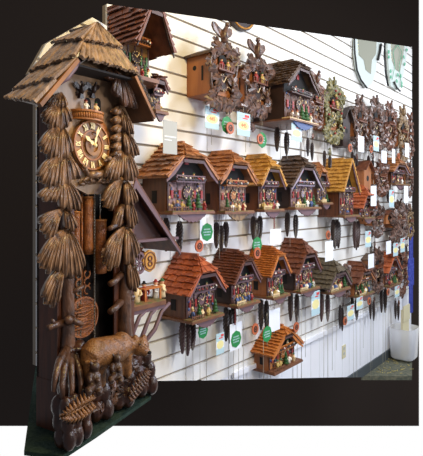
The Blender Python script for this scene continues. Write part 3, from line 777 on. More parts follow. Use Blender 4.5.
# far end items
r=empty('blue_cloth',wpt(408,312,.05),WROT); tag(r,'blue patterned cloth hanging at the far right end of the wall','cloth')
mb=MB()
for y0,y1,w in ((226,262,.035),(258,285,.075),(284,312,.03)):
    z0=wl_(408,y1,.05,r).z; z1=wl_(408,y0,.05,r).z; n=8; vs=[];fs=[]
    P=[(-w+2*w*i/n, -.03-.018*(i%2)) for i in range(n+1)]
    poly=[Vector((x,y,z0)) for x,y in P]+[Vector((x,y+.012,z0)) for x,y in reversed(P)]
    mb.prism(poly,(0,0,z1-z0))
mb.build('cloth_folds',M['bluecloth'],r)
p=fpt(405,353); 
r=empty('plastic_bin',wworld(waz(404,350,.14)[0],0.02,.14),WROT); tag(r,'clear white plastic tub holding a cream card, on the floor at the right','bin')
mb=MB(); 
pts=[(.10,.1,0),(.12,.12,.02),(.14,.13,.3),(.15,.13,.33)]
n=16; vs=[];fs=[]
for rx,ry,z in pts:
    for k in range(n):
        a=2*pi*k/n; c_=abs(cos(a))**.5*(1 if cos(a)>0 else -1); s_=abs(sin(a))**.5*(1 if sin(a)>0 else -1); vs.append((rx*c_,ry*s_,z))
for j in range(len(pts)-1):
    for k in range(n): fs.append((j*n+k,j*n+(k+1)%n,(j+1)*n+(k+1)%n,(j+1)*n+k))
fs.append(tuple(range(n))); mb.add(vs,fs,0,True); mb.build('tub',M['plastic'],r)
mb=MB(); mb.box(-.1,.1,-.02,.0,.02,.52); mb.box(-.1,.1,-.03,-.02,.40,.56); mb.build('card',M['beige'],r)
st=MB()
for k in range(40):
    p=fpt(random.uniform(378,410),random.uniform(358,375)); a=random.uniform(0,pi); l=random.uniform(.02,.06)
    st.beam((p.x,p.y,.004),(p.x+l*cos(a),p.y+l*sin(a),.005),.004,.003)
tag(st.build('straw_litter',M['straw']),'scattered yellow straw on the grey carpet at the lower right','straw',kind='stuff')
lg=MB()
for k,o in ((0,.0),):
    a0=B and waz(232,375)[0]; a1=waz(397,300)[0]
    lg.prism([wworld(a0,ZS-.02,0),wworld(a1,ZS-.02,0),wworld(a1,ZS+.012,0),wworld(a0,ZS+.012,0)],N*.018)
tag(lg.build('trim_1',M['bead']),kind='structure')

# ================================================================== the tall carved clock
GA=math.atan2(.857,.515); GU=Vector((.515,.857,0)).normalized(); GN=Vector((GU.y,-GU.x,0)); G0=1.129
def gw(px,py,t):
    d=(G0-t)/(GU.x*1.0 - GN.x*(px-CX)/F); 
    return Vector(((px-CX)/F*d,d,HC+(HY-py)/F*d))
o_=gw(95,420,0); GO=Vector((o_.x,o_.y,PLZ))
G=empty('carved_floor_clock',GO,GA); tag(G,'tall carved cuckoo clock with tree columns and bears, standing on the green carpet slab','floor clock')
GR=Matrix.Rotation(-GA,3,'Z')
def g(px,py,t=0): return GR@(gw(px,py,t)-GO)
gs=lambda px,t=0:g(px,200,t).x
xL=gs(56); xR=gs(133); DB=.085
zbot=.0; 
def gz(px,py,t=0): return g(px,py,t).z
# cabinet: back, two sides, plinth, front board with arched opening
zt_=gz(60,105); mb=MB()
zwid=gz(92,72)
mb.box(xL,xL+.014,0,DB,zbot,zt_,0); mb.box(xR-.014,xR,0,DB,zbot,zt_,0); mb.box(xL,xR,DB-.01,DB,zbot,zt_,1); mb.prism([(xL,DB-.01,zt_),(gs(77),DB-.01,gz(77,68)),(gs(97),DB-.01,gz(97,52)),(gs(128),DB-.01,gz(128,78)),(xR,DB-.01,zt_)],(0,.009,0),1)
mb.box(xL-.001,xR,0,DB+.001,0,gz(90,368),0)
mb.build('cabinet',[M['side'],M['inner']],G)
xm=(xL+xR)/2
zg0=gz(92,188); zs=gz(92,110)
mb=MB()
# lower frame stiles
mb.box(xL,gs(73),-.006,.0,0,zg0,1); mb.box(gs(113),xR,-.006,0,0,zg0,1)
# upper front board
apex=g(99,60); 
mb.prism([(xL,-.004,zg0+.02),(xL-.001,-.004,gz(57,104)),(xL-.022,-.004,gz(52,103)),(xL-.012,-.004,gz(54,93)),(gs(77),-.004,gz(77,66)),(apex.x,-.004,gz(97,50)),(gs(128),-.004,gz(128,76)),(xR,-.004,gz(133,98)),(xR,-.004,zg0+.02),(gs(112),-.004,zg0),(gs(100),-.004,zg0-.02),(gs(86),-.004,zg0-.02),(gs(74),-.004,zg0)],(0,.012,0),0)
fr=mb.build('front_board',[M['face'],M['side']],G)
mb=MB(); c=g(92,146); mb.disc((c.x,-.010,c.z-.002),.082,.098,.006,40,0); mb.build('dial_backing',M['face2'],G)
# dial
c=g(92,145.5,.02); R_=.078
mb=MB(); mb.disc((c.x,-.02,c.z),R_,R_,.010,48,0); mb.ring((c.x,-.024,c.z),R_,R_,.07,.006,48,1); mb.ring((c.x,-.023,c.z),R_*.62,R_*.62,.10,.004,40,1); mb.ring((c.x,-.027,c.z),R_*.42,R_*.42,.35,.007,32,0); 
dial=mb.build('dial',[M['dialw'],M['face2']],G)
ROM=['XII','I','II','III','IIII','V','VI','VII','VIII','IX','X','XI']
for k in range(12):
    mb=MB(); a=2*pi*k/12; r0=R_*.66; r1=R_*.92; rr=(r0+r1)/2; h=(r1-r0)/2; s=ROM[k]
    wch={'I':.0048,'V':.0105,'X':.0105}; tot=sum(wch[ch_] for ch_ in s); x=-tot/2
    T=Matrix.Translation((c.x+sin(a)*rr,-.0215,c.z+cos(a)*rr))@Matrix.Rotation(a,4,'Y'); mb.T=T
    for ch_ in s:
        w=wch[ch_]
        if ch_=='I': mb.beam((x+w/2,-.002,-h),(x+w/2,-.002,h),.0034,.002,0,up=(0,-1,0))
        elif ch_=='V': mb.beam((x+.001,-.002,h),(x+w/2,-.002,-h),.0038,.002,0,up=(0,-1,0)); mb.beam((x+w-.001,-.002,h),(x+w/2,-.002,-h),.0028,.002,0,up=(0,-1,0))
        else: mb.beam((x+.001,-.002,h),(x+w-.001,-.002,-h),.0038,.002,0,up=(0,-1,0)); mb.beam((x+w-.001,-.002,h),(x+.001,-.002,-h),.0028,.002,0,up=(0,-1,0))
        x+=w
    mb.build('numeral',M['gold'],dial)
for a,l,w in ((-1.0,.62,.008),(.28,.82,.006)):
    mb=MB(); D_=Vector((sin(a),0,cos(a))); S_=Vector((cos(a),0,-sin(a))); o=Vector((c.x,-.033,c.z)); Lh=R_*l
    mb.prism([o-S_*w*.3,o+D_*Lh*.3-S_*w*.8,o+D_*Lh*.45-S_*w*.3,o+D_*Lh*.7-S_*w*.9,o+D_*Lh,o+D_*Lh*.7+S_*w*.9,o+D_*Lh*.45+S_*w*.3,o+D_*Lh*.3+S_*w*.8,o+S_*w*.3],(0,.002,0))
    mb.build('hand',M['gold'],dial)
mb=MB(); mb.ell((c.x,-.034,c.z),.007,10,6); mb.build('hub',M['gold'],dial)
# balcony ledge, arched doorway, birds
c2=g(92,115,.03); 
mb=MB(); n=18; w=.062
for z0,z1,q_ in ((.006,.012,1.0),(-.014,.006,.9),(-.018,-.014,.96)):
    mb.prism([Vector((c2.x+w*q_*cos(pi*k/n+pi),-.004+.05*q_*sin(pi*k/n+pi),c2.z+z0)) for k in range(n+1)],(0,0,z1-z0))
for k in range(22):
    a=pi+pi*(k+.5)/22; mb.tube([(c2.x+w*.9*cos(a),-.004+.05*.9*sin(a),c2.z-.014),(c2.x+w*.9*cos(a),-.004+.05*.9*sin(a),c2.z+.006)],.0035,6)
mb.build('balcony',M['face2'],G)
mb=MB()
for px in (86.5,96.5):
    cc=g(px,104); P=[(cc.x-.013,-.0045,c2.z+.012),(cc.x+.013,-.0045,c2.z+.012)]+[(cc.x+.013*cos(pi*k/8),-.0045,cc.z+.006+.013*sin(pi*k/8)) for k in range(9)]
    mb.prism(P,(0,-.002,0),0)
mb.build('arched_doorway',M['void'],G)
for px in (86,96): 
    cc=g(px,110,.02); f_=inst('dancer',FIGS[0 if px==96 else 2],G,(cc.x,-.02,c2.z+.012),(0,0,0),(.038,.038,.034))
for i,px in enumerate((84.5,96)):
    cc=g(px,88,.03); mb=MB(); bird(mb,(cc.x,-.02,cc.z-.012),.034,0,1 if i else -1)
    leaf(mb,(cc.x,-.008,cc.z-.012),.02,3.1); mb.build('bird_carving',M['blued'],G)
# hound and hare carving under the dial
mb=MB()
def gp(px,py,t): return g(px,py,t)
mb.tube([gp(88,175,.03),gp(93,175,.035),gp(99,174,.035),gp(104,173,.03)],[.009,.012,.011,.012],8)
mb.tube([gp(88,175,.03),gp(86,170,.035),gp(85,167,.035)],[.009,.006,.005],8); mb.ell(gp(85,167,.036),(.009,.007,.006)); 
for a_,b_ in (((88,177),(83,181)),((90,178),(92,183)),((102,177),(98,182)),((104,176),(108,181))): mb.tube([gp(*a_,.03),gp(*b_,.03)],[.006,.003],6)
mb.tube([gp(104,173,.03),gp(107,170,.03)],[.004,.002],6)
for px,py in ((84,168),(86,165)): mb.tube([gp(px,py,.036),gp(px-1.5,py-4,.036)],[.003,.001],5)
for k in range(9): mb.ell(gp(82+3.6*k,184-2.2*sin(pi*k/8)-(1 if k%2 else 0),.015),(.012,.008,.007))
o=mb.build('hare_carving',M['carve'],G)
mb=MB(); mb.tube([gp(110,176,.03),gp(111,168,.035),gp(110,161,.035)],[.014,.013,.010],8); mb.ell(gp(109,159,.037),(.013,.01,.011)); mb.tube([gp(106,160,.04),gp(104,161,.04)],[.006,.004],6)
mb.tube([gp(112,158,.035),gp(113,163,.035)],[.005,.003],6); mb.build('hound_carving',M['carve'],G)
# weights, chains
for (x0,y0,x1,y1,t) in ((84,198,92.5,254,-.02),(95,221,105,273,-.015),(72.5,213,79.5,250,-.03)):
    xm_=(x0+x1)/2; a=g(x0,y0,t); b=g(x1,y0,t); zT=gz(xm_,y0,t); zB=gz(xm_,y1,t); rr=(b.x-a.x)/2*.86; xc=(a.x+b.x)/2; yy=-t
    mb=MB(); n=8; mb.tube([(xc,yy,zB+(zT-zB)*k/n) for k in range(n+1)],[rr*(1.08 if k in (0,1,n-1,n) else 1) for k in range(n+1)],18)
    w_=mb.build('weight',M['copper'],G)
    mb=MB(); mb.tube([(xc,yy,zT),(xc,yy,zT+.006)],rr*1.12,16); mb.tube([(xc,yy,zT+.006),(xc,yy,zT+.02)],[.003,.002],6); mb.build('weight_cap',M['face2'],w_)
for px,y0,y1,t in ((88,186,198,-.02),(100,186,221,-.015),(76,186,213,-.03),(94.5,186,362,.0),(77.5,250,362,-.02),(80.5,250,360,-.02)):
    p=g(px,y0,t); zE=gz(px,y1,t); mb=MB(); z=p.z; k=0
    while z>zE:
        if k%2: mb.box(p.x-.0025,p.x+.0025,p.y-.0008,p.y+.0008,z-.006,z)
        else: mb.box(p.x-.0008,p.x+.0008,p.y-.0025,p.y+.0025,z-.006,z)
        z-=.005; k+=1
    mb.build('chain',M['dchain'],G)
# pendulum
c3=g(83,317,-.02); mb=MB(); R3=.066
mb.disc((c3.x,c3.y,c3.z),R3,R3,.012,40,0); mb.ring((c3.x,c3.y-.004,c3.z),R3,R3,.1,.006,40,0)
for k in range(9): 
    z=c3.z-.035+.009*k; w=.05*sqrt(max(.05,1-((z-c3.z)/.062)**2)); mb.tube([(c3.x-w+.01*(k%3),c3.y-.003,z),(c3.x,c3.y-.005,z+.006*sin(k)),(c3.x+w-.012*(k%2),c3.y-.003,z+.003)],.0032,6)
mb.tube([(c3.x,c3.y+.005,c3.z+R3),(c3.x,c3.y+.005,c3.z+.42)],.004,6)
for sg in (-1,1):
    for q_ in range(3):
        cx,cz=c3.x+sg*.018,c3.z+R3+.018+.026*q_
        mb.tube([(cx+.013*cos(t_*.7+q_),c3.y,cz+.013*sin(t_*.7+q_)) for t_ in range(8)],.0028,6)
mb.build('pendulum',M['copper'],G)

# ---- boughs
def bez(a,b,c,t): return a*(1-t)**2+b*2*t*(1-t)+c*t*t
def bough(mb,O,E0,Em,E1,lobes,t0=.02,t1=.05,droop=.45,th=.010):
    O,E0,Em,E1=[Vector(p) for p in (O,E0,Em,E1)]
    for v_ in (E0,Em,E1): v_.x=O.x+(v_.x-O.x)*.88
    Em.y=O.y+(Em.y-O.y)*.9; E1.y=O.y+(E1.y-O.y)*.86
    if abs(E0.x-O.x)>14: E0.y-=5; E0.x+=(-1 if E0.x<O.x else 1)
    nl=lobes*10; nr=12; grid=[]
    for j in range(nr+1):
        r=j/nr; row=[]
        for i in range(nl+1):
            a=i/nl; E=bez(E0,Em,E1,a)
            ph=abs(sin(pi*a*lobes)); 
            tip=(.90+.10*ph**.6)*(1+.05*((i//10)%2))*(1+.10*max(0,1-a*5))          # rounded lobes
            rr=r*tip
            C=Vector((O.x+.62*(E.x-O.x),O.y+(.5-droop*.55)*(E.y-O.y)))
            P=bez(O,C,E,rr)
            ridge=.0040*(ph-.35)*min(1,r*1.6)+ .0018*cos(2*pi*a*lobes*2)*min(1,r*2)
            t=t0+(t1-t0)*sin(pi*min(1,r*.62+.05))+ridge
            row.append(g(P.x,P.y,t))
        grid.append(row)
    vs=[p for row in grid for p in row]; n1=len(vs); W_=nl+1
    vs+= [p+Vector((0,th+.004,0)) for p in vs]
    fs=[]
    for j in range(nr):
        for i in range(nl):
            q_=(j*W_+i,j*W_+i+1,(j+1)*W_+i+1,(j+1)*W_+i); fs.append(q_); fs.append(tuple(n1+k for k in reversed(q_)))
    for i in range(nl): fs.append((nr*W_+i,nr*W_+i+1,n1+nr*W_+i+1,n1+nr*W_+i))
    for j in range(nr):
        fs.append((j*W_,(j+1)*W_,n1+(j+1)*W_,n1+j*W_)); fs.append((j*W_+nl,(j+1)*W_+nl,n1+(j+1)*W_+nl,n1+j*W_+nl))
    mb.add(vs,fs,0,True)
def make_tree(trunk, boughs, stubs, label):
    T=MB(); T.tube([g(x,y,t) for x,y,t,r in trunk],[r for *_,r in trunk],12)
    for pts,rr in stubs: T.tube([g(*p) for p in pts],rr,8)
    tr=T.build('tree_column',M['bark'],G); tr['label']=label
    for b in boughs:
        mb=MB(); bough(mb,*b); mb.build('bough',M['carve'],tr)
    return tr
LB=[((62,92),(47,105),(56,112),(70,107),5,.01,.04,.1),
    ((61,102),(43,118),(44,130),(58,132),5,.015,.05),((62,102),(58,132),(70,128),(75,122),3,.012,.04),
    ((61,124),(40,146),(42,162),(57,163),5,.02,.055),((63,126),(57,163),(70,158),(76,154),3,.014,.045),
    ((62,152),(38,176),(40,194),(57,191),5,.02,.055),((65,152),(58,190),(75,182),(85,180),4,.015,.045),
    ((65,180),(38,199),(46,208),(58,203),4,.02,.05),((64,178),(60,204),(82,222),(85,203),5,.02,.05),
    ((66,208),(39,222),(40,246),(55,240),5,.02,.055),((66,208),(66,226),(76,238),(80,228),3,.02,.05),
    ((67,228),(38,262),(42,284),(61,274),6,.02,.06),((67,228),(62,272),(86,290),(88,264),6,.02,.055),
    ((68,262),(42,296),(46,320),(60,306),5,.02,.055)]
LT=[(62,95,.015,.006),(62,140,.015,.012),(64,190,.015,.016),(66,240,.015,.018),(68,290,.015,.019),(68,330,.015,.020),(68,352,.018,.024),(68,372,.02,.03)]
LS_=[([(66,322,.02),(55,325,.04),(48,328,.05)],[.012,.010,.009]),([(55,325,.04),(52,320,.05)],[.008,.005]),
     ([(70,318,.03),(76,322,.05),(82,324,.05)],[.012,.009,.008]),([(69,320,.03),(68,320,.055)],[.016,.010]),
     ([(70,292,.02),(77,290,.04),(83,286,.04)],[.009,.007,.006])]
make_tree(LT,LB,LS_,'left tree column with layered boughs')
RB=[((119,103),(113,112),(116,116),(122,113),3,.01,.03,.1)]
for i,y in enumerate((108,117,126,135,144,152)): RB.append(((122,y-4),(112,y+2),(111,y+7),(121,y+8),2,.015,.045,.1))
RB+=[((121,108),(124,128),(134,142),(136,134),4,.015,.05),((123,128),(126,150),(140,166),(142,154),4,.015,.05),
     ((124,150),(104,178),(112,188),(124,178),5,.02,.055),((125,150),(126,178),(138,186),(141,174),4,.02,.05),
     ((125,176),(103,200),(104,222),(118,208),5,.02,.055),((126,180),(126,202),(138,212),(140,200),4,.02,.05),
     ((126,202),(112,226),(116,232),(122,226),2,.02,.05),((127,196),(128,224),(138,236),(140,222),4,.02,.05),
     ((126,226),(103,256),(104,284),(120,268),6,.02,.06),((127,226),(126,262),(140,270),(142,250),4,.02,.055),
     ((128,256),(130,286),(142,300),(142,282),4,.02,.05)]
RT=[(120,105,.015,.005),(122,150,.015,.014),(124,200,.015,.018),(126,250,.015,.020),(125,300,.015,.022),(124,325,.012,.026),(125,345,.012,.032)]
RS_=[([(122,274,.02),(115,281,.045),(110,284,.05)],[.011,.010,.010]),([(121,302,.02),(115,308,.045),(110,312,.05)],[.012,.011,.011]),
     ([(128,298,.02),(134,297,.03)],[.011,.011]),([(122,222,.02),(114,226,.045),(109,229,.05)],[.011,.009,.008])]
make_tree(RT,RB,RS_,'right tree column with layered boughs')

# ---- roof
tF=.10; tB=-.12
def strip(mb,front,back,row_t,row_b,cols,th): pass
roof=MB()
# left slope courses: (front top, front bottom, back top, back bottom) in pixels
zc=[ # (front_x,front_y,tf),(back_x,back_y)
 ((96,22),(96,22)), ((84,40),(51,46)), ((77,56),(31,72)), ((55,79),(13,92)), ((38,103),(7,98))]
fpts=[g(96,23,tF-.07),g(84,40,tF-.03),g(77,57,tF),g(56,79,tF+.01),g(39,102,tF+.02)]
bk=[(93,22.5),(44,56),(29,74),(13,91),(7,98)]
ks=[(96,23),(45,50),(30,72),(13,90),(7,97.5)]
bpts=[g(95.5,23.0,tF-.09)]+[g(x,y,tB+.02) for x,y in ((56,43),(33,71),(14,91),(7,99))]
roofp=MB()
def course(mb,At,Bt,Ab,Bb,cols,th,out,wav=.004):
    At,Bt,Ab,Bb=[Vector(p) for p in (At,Bt,Ab,Bb)]; n=(Bb-Ab).cross(At-Ab)+(Bb-Bt).cross(At-Bt); n.normalize()
    if n.dot(Vector(out))<0: n=-n
    N_=cols*4; vs=[]; nr=5
    for j in range(nr+1):
        r=j/nr
        for i in range(N_+1):
            a=i/N_; P=At.lerp(Bt,a).lerp(Ab.lerp(Bb,a),r*1.08)
            e=(random.random()-.5)*.01 if j==nr else 0
            lift=th*(.3+1.0*r)+wav*(abs(sin(pi*a*cols))-.5)*(.3+.7*r)+.0015*sin(a*cols*23)
            vs.append(P+n*lift+(Ab-At).normalized()*e)
    n1=len(vs); vs+=[v-n*th*.9 for v in vs]; fs=[]; W_=N_+1
    for j in range(nr):
        for i in range(N_):
            q_=(j*W_+i,j*W_+i+1,(j+1)*W_+i+1,(j+1)*W_+i); fs.append(q_); fs.append(tuple(n1+k for k in reversed(q_)))
    for i in range(N_): fs.append((nr*W_+i,nr*W_+i+1,n1+nr*W_+i+1,n1+nr*W_+i)); fs.append((i,i+1,n1+i+1,n1+i))
    for j in range(nr):
        for c_ in (0,N_): fs.append((j*W_+c_,(j+1)*W_+c_,n1+(j+1)*W_+c_,n1+j*W_+c_))
    mb.add(vs,fs,0,False)
OUTL=(-1,-.2,.8)
for i in range(4): course(roofp,bpts[i],fpts[i],bpts[i+1],fpts[i+1],(5,8,10,11)[i],.010,OUTL)
# front hip courses
apx=g(97,22.5,tF-.08)
h1l=g(84,40,tF-.03); h1r=g(119,47,tF-.03); h2l=g(78,57,tF); h2r=g(136,73,tF+.0)
course(roofp,apx+Vector((-.004,0,0)),apx+Vector((.004,0,0)),h1l,h1r,8,.010,(0,-1,.4))
course(roofp,h1l+Vector((.002,.004,0)),h1r+Vector((0,.004,0)),h2l,h2r,13,.010,(0,-1,.4))
# right slope
f3=g(155,116,tF); rb=Vector((h2r.x,DB+.02,h2r.z)); f3b=Vector((f3.x,DB+.02,f3.z)); apb=Vector((apx.x,DB+.02,apx.z))
course(roofp,(apx.x,apx.y+.01,apx.z),apb,h1r,Vector((h1r.x,DB+.02,h1r.z)),5,.01,(1,0,.8))
course(roofp,h1r,Vector((h1r.x,DB+.02,h1r.z)),h2r,rb,6,.01,(1,0,.8))
md=h2r.lerp(f3,.5); mdb=rb.lerp(f3b,.5)
course(roofp,h2r,rb,md,mdb,7,.01,(1,0,.8)); course(roofp,md,mdb,f3,f3b,7,.01,(1,0,.8))
rf=roofp.build('roof',M['shake'],G); rf['label']='roof of curved wooden shakes'
# underside boards
mb=MB()
sh=Vector((-.004,0,-.012))
mb.hexa([h2r+sh*1.6,f3+sh*1.6,f3b+sh*1.6,rb+sh*1.6,h2r+sh,f3+sh,f3b+sh,rb+sh])
mb.build('roof_lining',M['under'],rf)
mb=MB(); sl=Vector((.006,0,-.012)); L0=fpts[2]; L1=fpts[4]; K0=bpts[2]+Vector((.02,0,-.01)); K1=bpts[4]+Vector((.035,0,.012))
sl=sl*.55; mb.hexa([L0+sl*1.6,L1+sl*1.6,K1+sl*1.6,K0+sl*1.6,L0+sl,L1+sl,K1+sl,K0+sl]); mb.build('roof_lining',M['side'],rf)
# soffit under hip
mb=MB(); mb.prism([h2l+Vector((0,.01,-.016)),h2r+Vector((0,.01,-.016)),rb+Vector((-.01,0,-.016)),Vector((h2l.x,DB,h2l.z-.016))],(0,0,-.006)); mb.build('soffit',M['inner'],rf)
# rake boards with carved front edge
mb=MB(); a=fpts[2]+Vector((.0,-.004,-.003)); b=fpts[4]+Vector((.0,-.004,-.003)); dn=Vector((.007,0,-.009))
mb.prism([a,b,b+dn,a+dn],(0,.014,0)); mb.build('rake_board',M['rake'],rf)
mb=MB(); a=h2r+Vector((0,-.004,-.008)); b=f3+Vector((0,-.004,-.004)); dn=Vector((-.010,0,-.006))
mb.prism([a,b,b+dn,a+dn],(0,.014,0)); mb.build('rake_board',M['rake'],rf)
# carved foliage under the right rake
mb=MB(); bough(mb,(112,68),(104,74),(118,92),(128,82),3,.03,.06); bough(mb,(120,74),(112,88),(132,122),(142,108),4,.05,.07)
mb.build('gable_carving',M['bark'],G)
mb=MB()
for k in range(6):
    t=k/5; p=g(137+12*t,78+26*t,.09); mb.ell(p,(.012,.010,.018)); leaf(mb,p+Vector((0,-.008,0)),.02,2.5+k)
mb.build('rake_ornament',M['blued'],G)
mb=MB(); p=g(71,66,.1); P=[g(79,61,.08),g(74,68,.09),g(66,78,.09),g(58,84,.09)]
mb.tube(P,[.006,.009,.010,.006],8); mb.build('gable_garland',M['plum'],G)

# ---- base: rocks
base=MB()
rnd=random.Random(5)
# columns of rounded lobes along the bottom, then a mass above
sA=gs(62,.08); sB=gs(146,.05)
NB=11
for i in range(NB):
    s=i/(NB-1); x=xL-.01+(xR-xL+.01)*s; dep=.058+.02*sin(i*2.1)
    for k in range(3):
        base.ell((x+rnd.uniform(-.01,.01),-dep*(1-.12*k)+.0,.038+.05*k),(.024,.026,.036),10,8)
for i in range(170):
    s=rnd.random(); z=.05+rnd.random()*(.12 if s>.3 else .2); x=xL+(xR-xL)*s
    base.ell((x,-.048*rnd.uniform(.7,1.1)*(1-.9*max(0,z-.12)),z),(.015*rnd.uniform(.5,1.4),.022,.015*rnd.uniform(.5,1.7)),9,7)
base.box(xL,xR,-.035,-.002,0,.15)
for px,py,t in ((61,430,.09),(69,438,.12),(77,432,.12),(86,426,.11)):
    p=g(px,py,t)
    for k in range(3): base.ell((p.x,p.y+.006*k,.034+.042*k),(.019,.02,.032),10,8)
bo=base.build('rock_base',M['rock'],G)
mb=MB()
for i in range(60):
    s=rnd.random(); z=.03+rnd.random()*(.14 if s>.3 else .2); leaf(mb,(xL+(xR-xL)*s,-.07-.012*rnd.random()+.3*max(0,z-.1),z),.018+.012*rnd.random(),rnd.uniform(1.5,4.7),0,rnd.uniform(-.6,.6))
mb.build('foliage_carving',M['bark'],G); remesh(bo,.0035,1)
# roots at foot of left tree
mb=MB()
for pts,rr in (([(66,350,.03),(59,362,.06),(55,378,.085),(53,392,.09)],[.014,.011,.008,.005]),([(67,350,.035),(64,368,.07),(62,385,.10),(63,402,.10)],[.014,.011,.009,.005]),
    ([(69,352,.035),(71,368,.07),(72,388,.1),(70,405,.10)],[.014,.011,.008,.005]),([(71,350,.03),(78,365,.06),(81,380,.09),(80,398,.10)],[.014,.010,.008,.005]),([(72,350,.03),(82,360,.05),(86,372,.08)],[.012,.009,.005]),):
    mb=MB(); mb.tube([g(*p) for p in pts],rr,8); mb.build('tree_root',M['bark'],G)
# ferns
def fern(pts, n, l, m):
    mb=MB(); P=[g(*p) for p in pts]; mb.tube(P,[.005]*len(P),6)
    for k in range(n):
        t=k/(n-1); i=min(int(t*(len(P)-1)),len(P)-2); p=P[i].lerp(P[i+1],t*(len(P)-1)-i); L_=l*sin(pi*(.25+.7*t))
        for sg in (-1,1):
            d=Vector((.35,0,1*sg)).normalized()
            q0=p; q1=p+d*L_*.5+Vector((0,-.012,0)); q2=p+d*L_+Vector((0,.004,-.004))
            mb.tube([q0,q1,q2],[.003,.0062,.001],6)
    return mb.build('fern',M[m],G)
fern([(90,402,.12),(80,408,.135),(68,414,.135),(60,416,.13)],11,.042,'bear')
fern([(128,396,.12),(136,386,.12),(143,378,.11),(147,370,.10)],11,.036,'bark')
# plinth board on the right
mb=MB(); x0=xR+.012; mb.box(x0-.01,x0+.01,-.05,DB,0,gz(150,350)); mb.build('side_board',M['amber'],G)
# ---- bear
bm_=MB(); E=lambda p,r:bm_.ell(g(*p),r,14,10)
tb=.075
bm_.tube([g(87,366,tb),g(90,358,tb),g(97,353,tb),g(107,350.5,tb),g(117,349,tb),g(125,345,tb+.005),g(131,346,tb+.01)],[.022,.040,.046,.044,.044,.036,.025],26)
bm_.ell(g(95,353,tb),(.045,.036,.046),14,10)
bm_.ell(g(121,343,tb),(.035,.034,.036),14,10)
bm_.tube([g(127,345,tb+.005),g(134,345,tb+.02),g(141,347,tb+.03)],[.032,.027,.026],12)
bm_.ell(g(140,346.5,tb+.034),(.031,.031,.031),14,10)      # head
bm_.tube([g(142,349.5,tb+.045),g(148,353.5,tb+.062)],[.020,.013],10)   # muzzle
bm_.ell(g(135.5,338.5,tb+.03),(.011,.009,.013)); bm_.ell(g(144,338,tb+.04),(.011,.009,.013))
for (x0,y0,x1,y1,t,r0,r1) in ((92,360,91,384,tb+.012,.030,.017),(99,360,101,386,tb-.008,.028,.016),(119,356,118,380,tb-.005,.022,.015),(126,354,128,374,tb+.01,.023,.015)):
    bm_.tube([g(x0,y0,t),g((x0+x1)/2-.8,(y0+y1)/2,t),g(x1,y1,t),g(x1+2.5,y1+1.5,t+.008)],[r0,(r0+r1)/2,r1,r1*.85],12)
b=bm_.build('bear_carving',M['bear'],G); b['label']='golden brown carved bear standing on the rocks'; remesh(b,.003,3)
mb=MB(); mb.ell(g(149.6,352.6,tb+.073),(.007,.006,.006)); 
for p in ((139.8,344.5,tb+.066),(145.3,344.8,tb+.060)): mb.ell(g(*p),.0028,8,6)
mb.build('nose_and_eyes',M['void'],b)
def cub(cx,cy,s,t,face):
    m=MB(); P=lambda dx,dy,dt=0:g(cx+dx*s,cy+dy*s,t+dt)
    m.tube([P(0,12),P(0,6),P(0,-2),P(0,-8)],[.022*s,.025*s,.021*s,.014*s],12)
    m.ell(P(face*1,-12,.004),(.016*s,.016*s,.015*s),12,9); m.tube([P(face*2,-11.5,.01),P(face*4.5,-11,.018)],[.010*s,.006*s],8)
    for q_ in (-1,1):
        m.ell(P(q_*3-.5,-16,0),(.0055*s,.004*s,.006*s))
        m.tube([P(q_*4,-4,.006),P(q_*5,1,.018),P(q_*3.5,4,.026)],[.010*s,.008*s,.007*s],8)
        m.tube([P(q_*3.5,10,.006),P(q_*6,13,.02),P(q_*5,17,.03)],[.014*s,.012*s,.010*s],8)
    o=m.build('cub_carving',M['cub'],G); remesh(o,.003,3); return o
c_=cub(94,378,.95,.115,1); c_['label']='carved cub sitting beside the bear hind leg'
c_=cub(116,368,.85,.12,1); c_['label']='carved cub climbing in front of the bear belly'

# ------------------------------------------------------------------ clip things at the cut edge on top
bpy.context.view_layer.update()
c0=Vector((0,0,HC)); p1=wpt(107,4); p2=wpt(412,47); pn=(p1-c0).cross(p2-c0).normalized()
if pn.z<0: pn=-pn
def allch(o):
    for c in list(o.children): yield c; yield from allch(c)
def cutobj(o, co, nrm):
    if o.type!='MESH': return
    mw=o.matrix_world; im=mw.inverted()
    if o.data.users>1: o.data=o.data.copy()
    bm=bmesh.new(); bm.from_mesh(o.data)
    lco=im@co; ln=(mw.to_3x3().transposed()@nrm).normalized()
    rr=bmesh.ops.bisect_plane(bm,geom=bm.verts[:]+bm.edges[:]+bm.faces[:],plane_co=lco,plane_no=ln,clear_outer=True)
    ed=[e for e in rr['geom_cut'] if isinstance(e,bmesh.types.BMEdge)]
    if ed:
        try: bmesh.ops.edgeloop_fill(bm,edges=ed)
        except Exception: pass
    n=len(bm.verts); bm.to_mesh(o.data); bm.free()
    if n==0: bpy.data.objects.remove(o)
# left cut edge of the upper left clock and the notch line
q1=wpt(107,4); q2=wpt(107,200); ln=(q2-c0).cross(q1-c0).normalized()
if ln.x>0: ln=-ln
for i,r in enumerate(CUT):
    for o in list(allch(r)):
        nm=o.name; cutobj(o,c0,pn)
        if i==0 and nm in bpy.data.objects: cutobj(bpy.data.objects[nm],c0,ln)

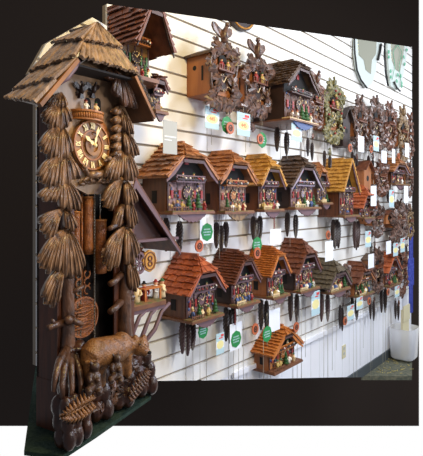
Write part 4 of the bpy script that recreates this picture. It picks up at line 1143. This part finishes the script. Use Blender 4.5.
b1_=wpt(150,381); b2_=wpt(412,376); bn=(b1_-c0).cross(b2_-c0).normalized()
if bn.z>0: bn=-bn
for o in list(bpy.data.objects):
    if o.name.split('.')[0] in ('chain','weight','string') and o.parent is not G and o.type=='MESH':
        lo=min((o.matrix_world@Vector(c)-c0).dot(bn)*-1 for c in o.bound_box)
        if lo<0: cutobj(o,c0,bn)
# ------------------------------------------------------------------ light
w=bpy.data.worlds.new('world'); SC.world=w; w.use_nodes=True; nt=w.node_tree; bg=nt.nodes['Background']
tc=nt.nodes.new('ShaderNodeTexCoord'); sx=nt.nodes.new('ShaderNodeSeparateXYZ'); rp=nt.nodes.new('ShaderNodeValToRGB')
nt.links.new(tc.outputs['Generated'],sx.inputs[0]); nt.links.new(sx.outputs['Y'],rp.inputs[0])
rp.color_ramp.elements[0].position=.2; rp.color_ramp.elements[0].color=(.16,.17,.2,1)
rp.color_ramp.elements[1].position=.65; rp.color_ramp.elements[1].color=(1,1,1,1)
nt.links.new(rp.outputs[0],bg.inputs['Color']); bg.inputs['Strength'].default_value=1.0
def area(name,loc,target,e,c,sx_,sy_=None):
    l=bpy.data.lights.new(name,'AREA'); l.energy=e; l.color=c; l.size=sx_
    if sy_: l.shape='RECTANGLE'; l.size_y=sy_
    o=bpy.data.objects.new(name,l); COL.objects.link(o); o.location=loc
    o.rotation_euler=(Vector(target)-Vector(loc)).to_track_quat('-Z','Y').to_euler(); return o
area('warm_ceiling_lamp',(.5,.9,3.3),(-.3,2.4,2.2),36,(1,.74,.30),.5)
area('near_clock_fill',(1.1,-.5,2.6),(-.3,1.5,1.5),7,(1,.94,.88),.35)  # added fill from the camera side to brighten the tall clock's front
area('clock_face_fill',(1.35,.35,1.72),(-.38,1.55,1.75),10,(1,.93,.84),.3)  # added unseen light, kept low to reach the clock face under the roof
area('low_wall_fill',(1.9,1.3,1.7),(.8,3.2,.5),20,(.80,.86,1),.5)  # added low cool fill that lightens the lower wall, not a real fitting
area('cool_side_lamp',(1.6,2.6,1.7),(-.2,1.8,1.5),3.5,(.5,.55,1),.3)  # bluish light from the right rear on the carvings, no window stands there
area('ceiling_tube_middle',(2.6,2.2,3.1),(.9,3.6,.9),85,(.82,.89,1),.4,1.6)
area('ceiling_tube_far',(3.6,4.2,3.0),(2.0,5.2,1.0),62,(.84,.90,1),.4,1.6)
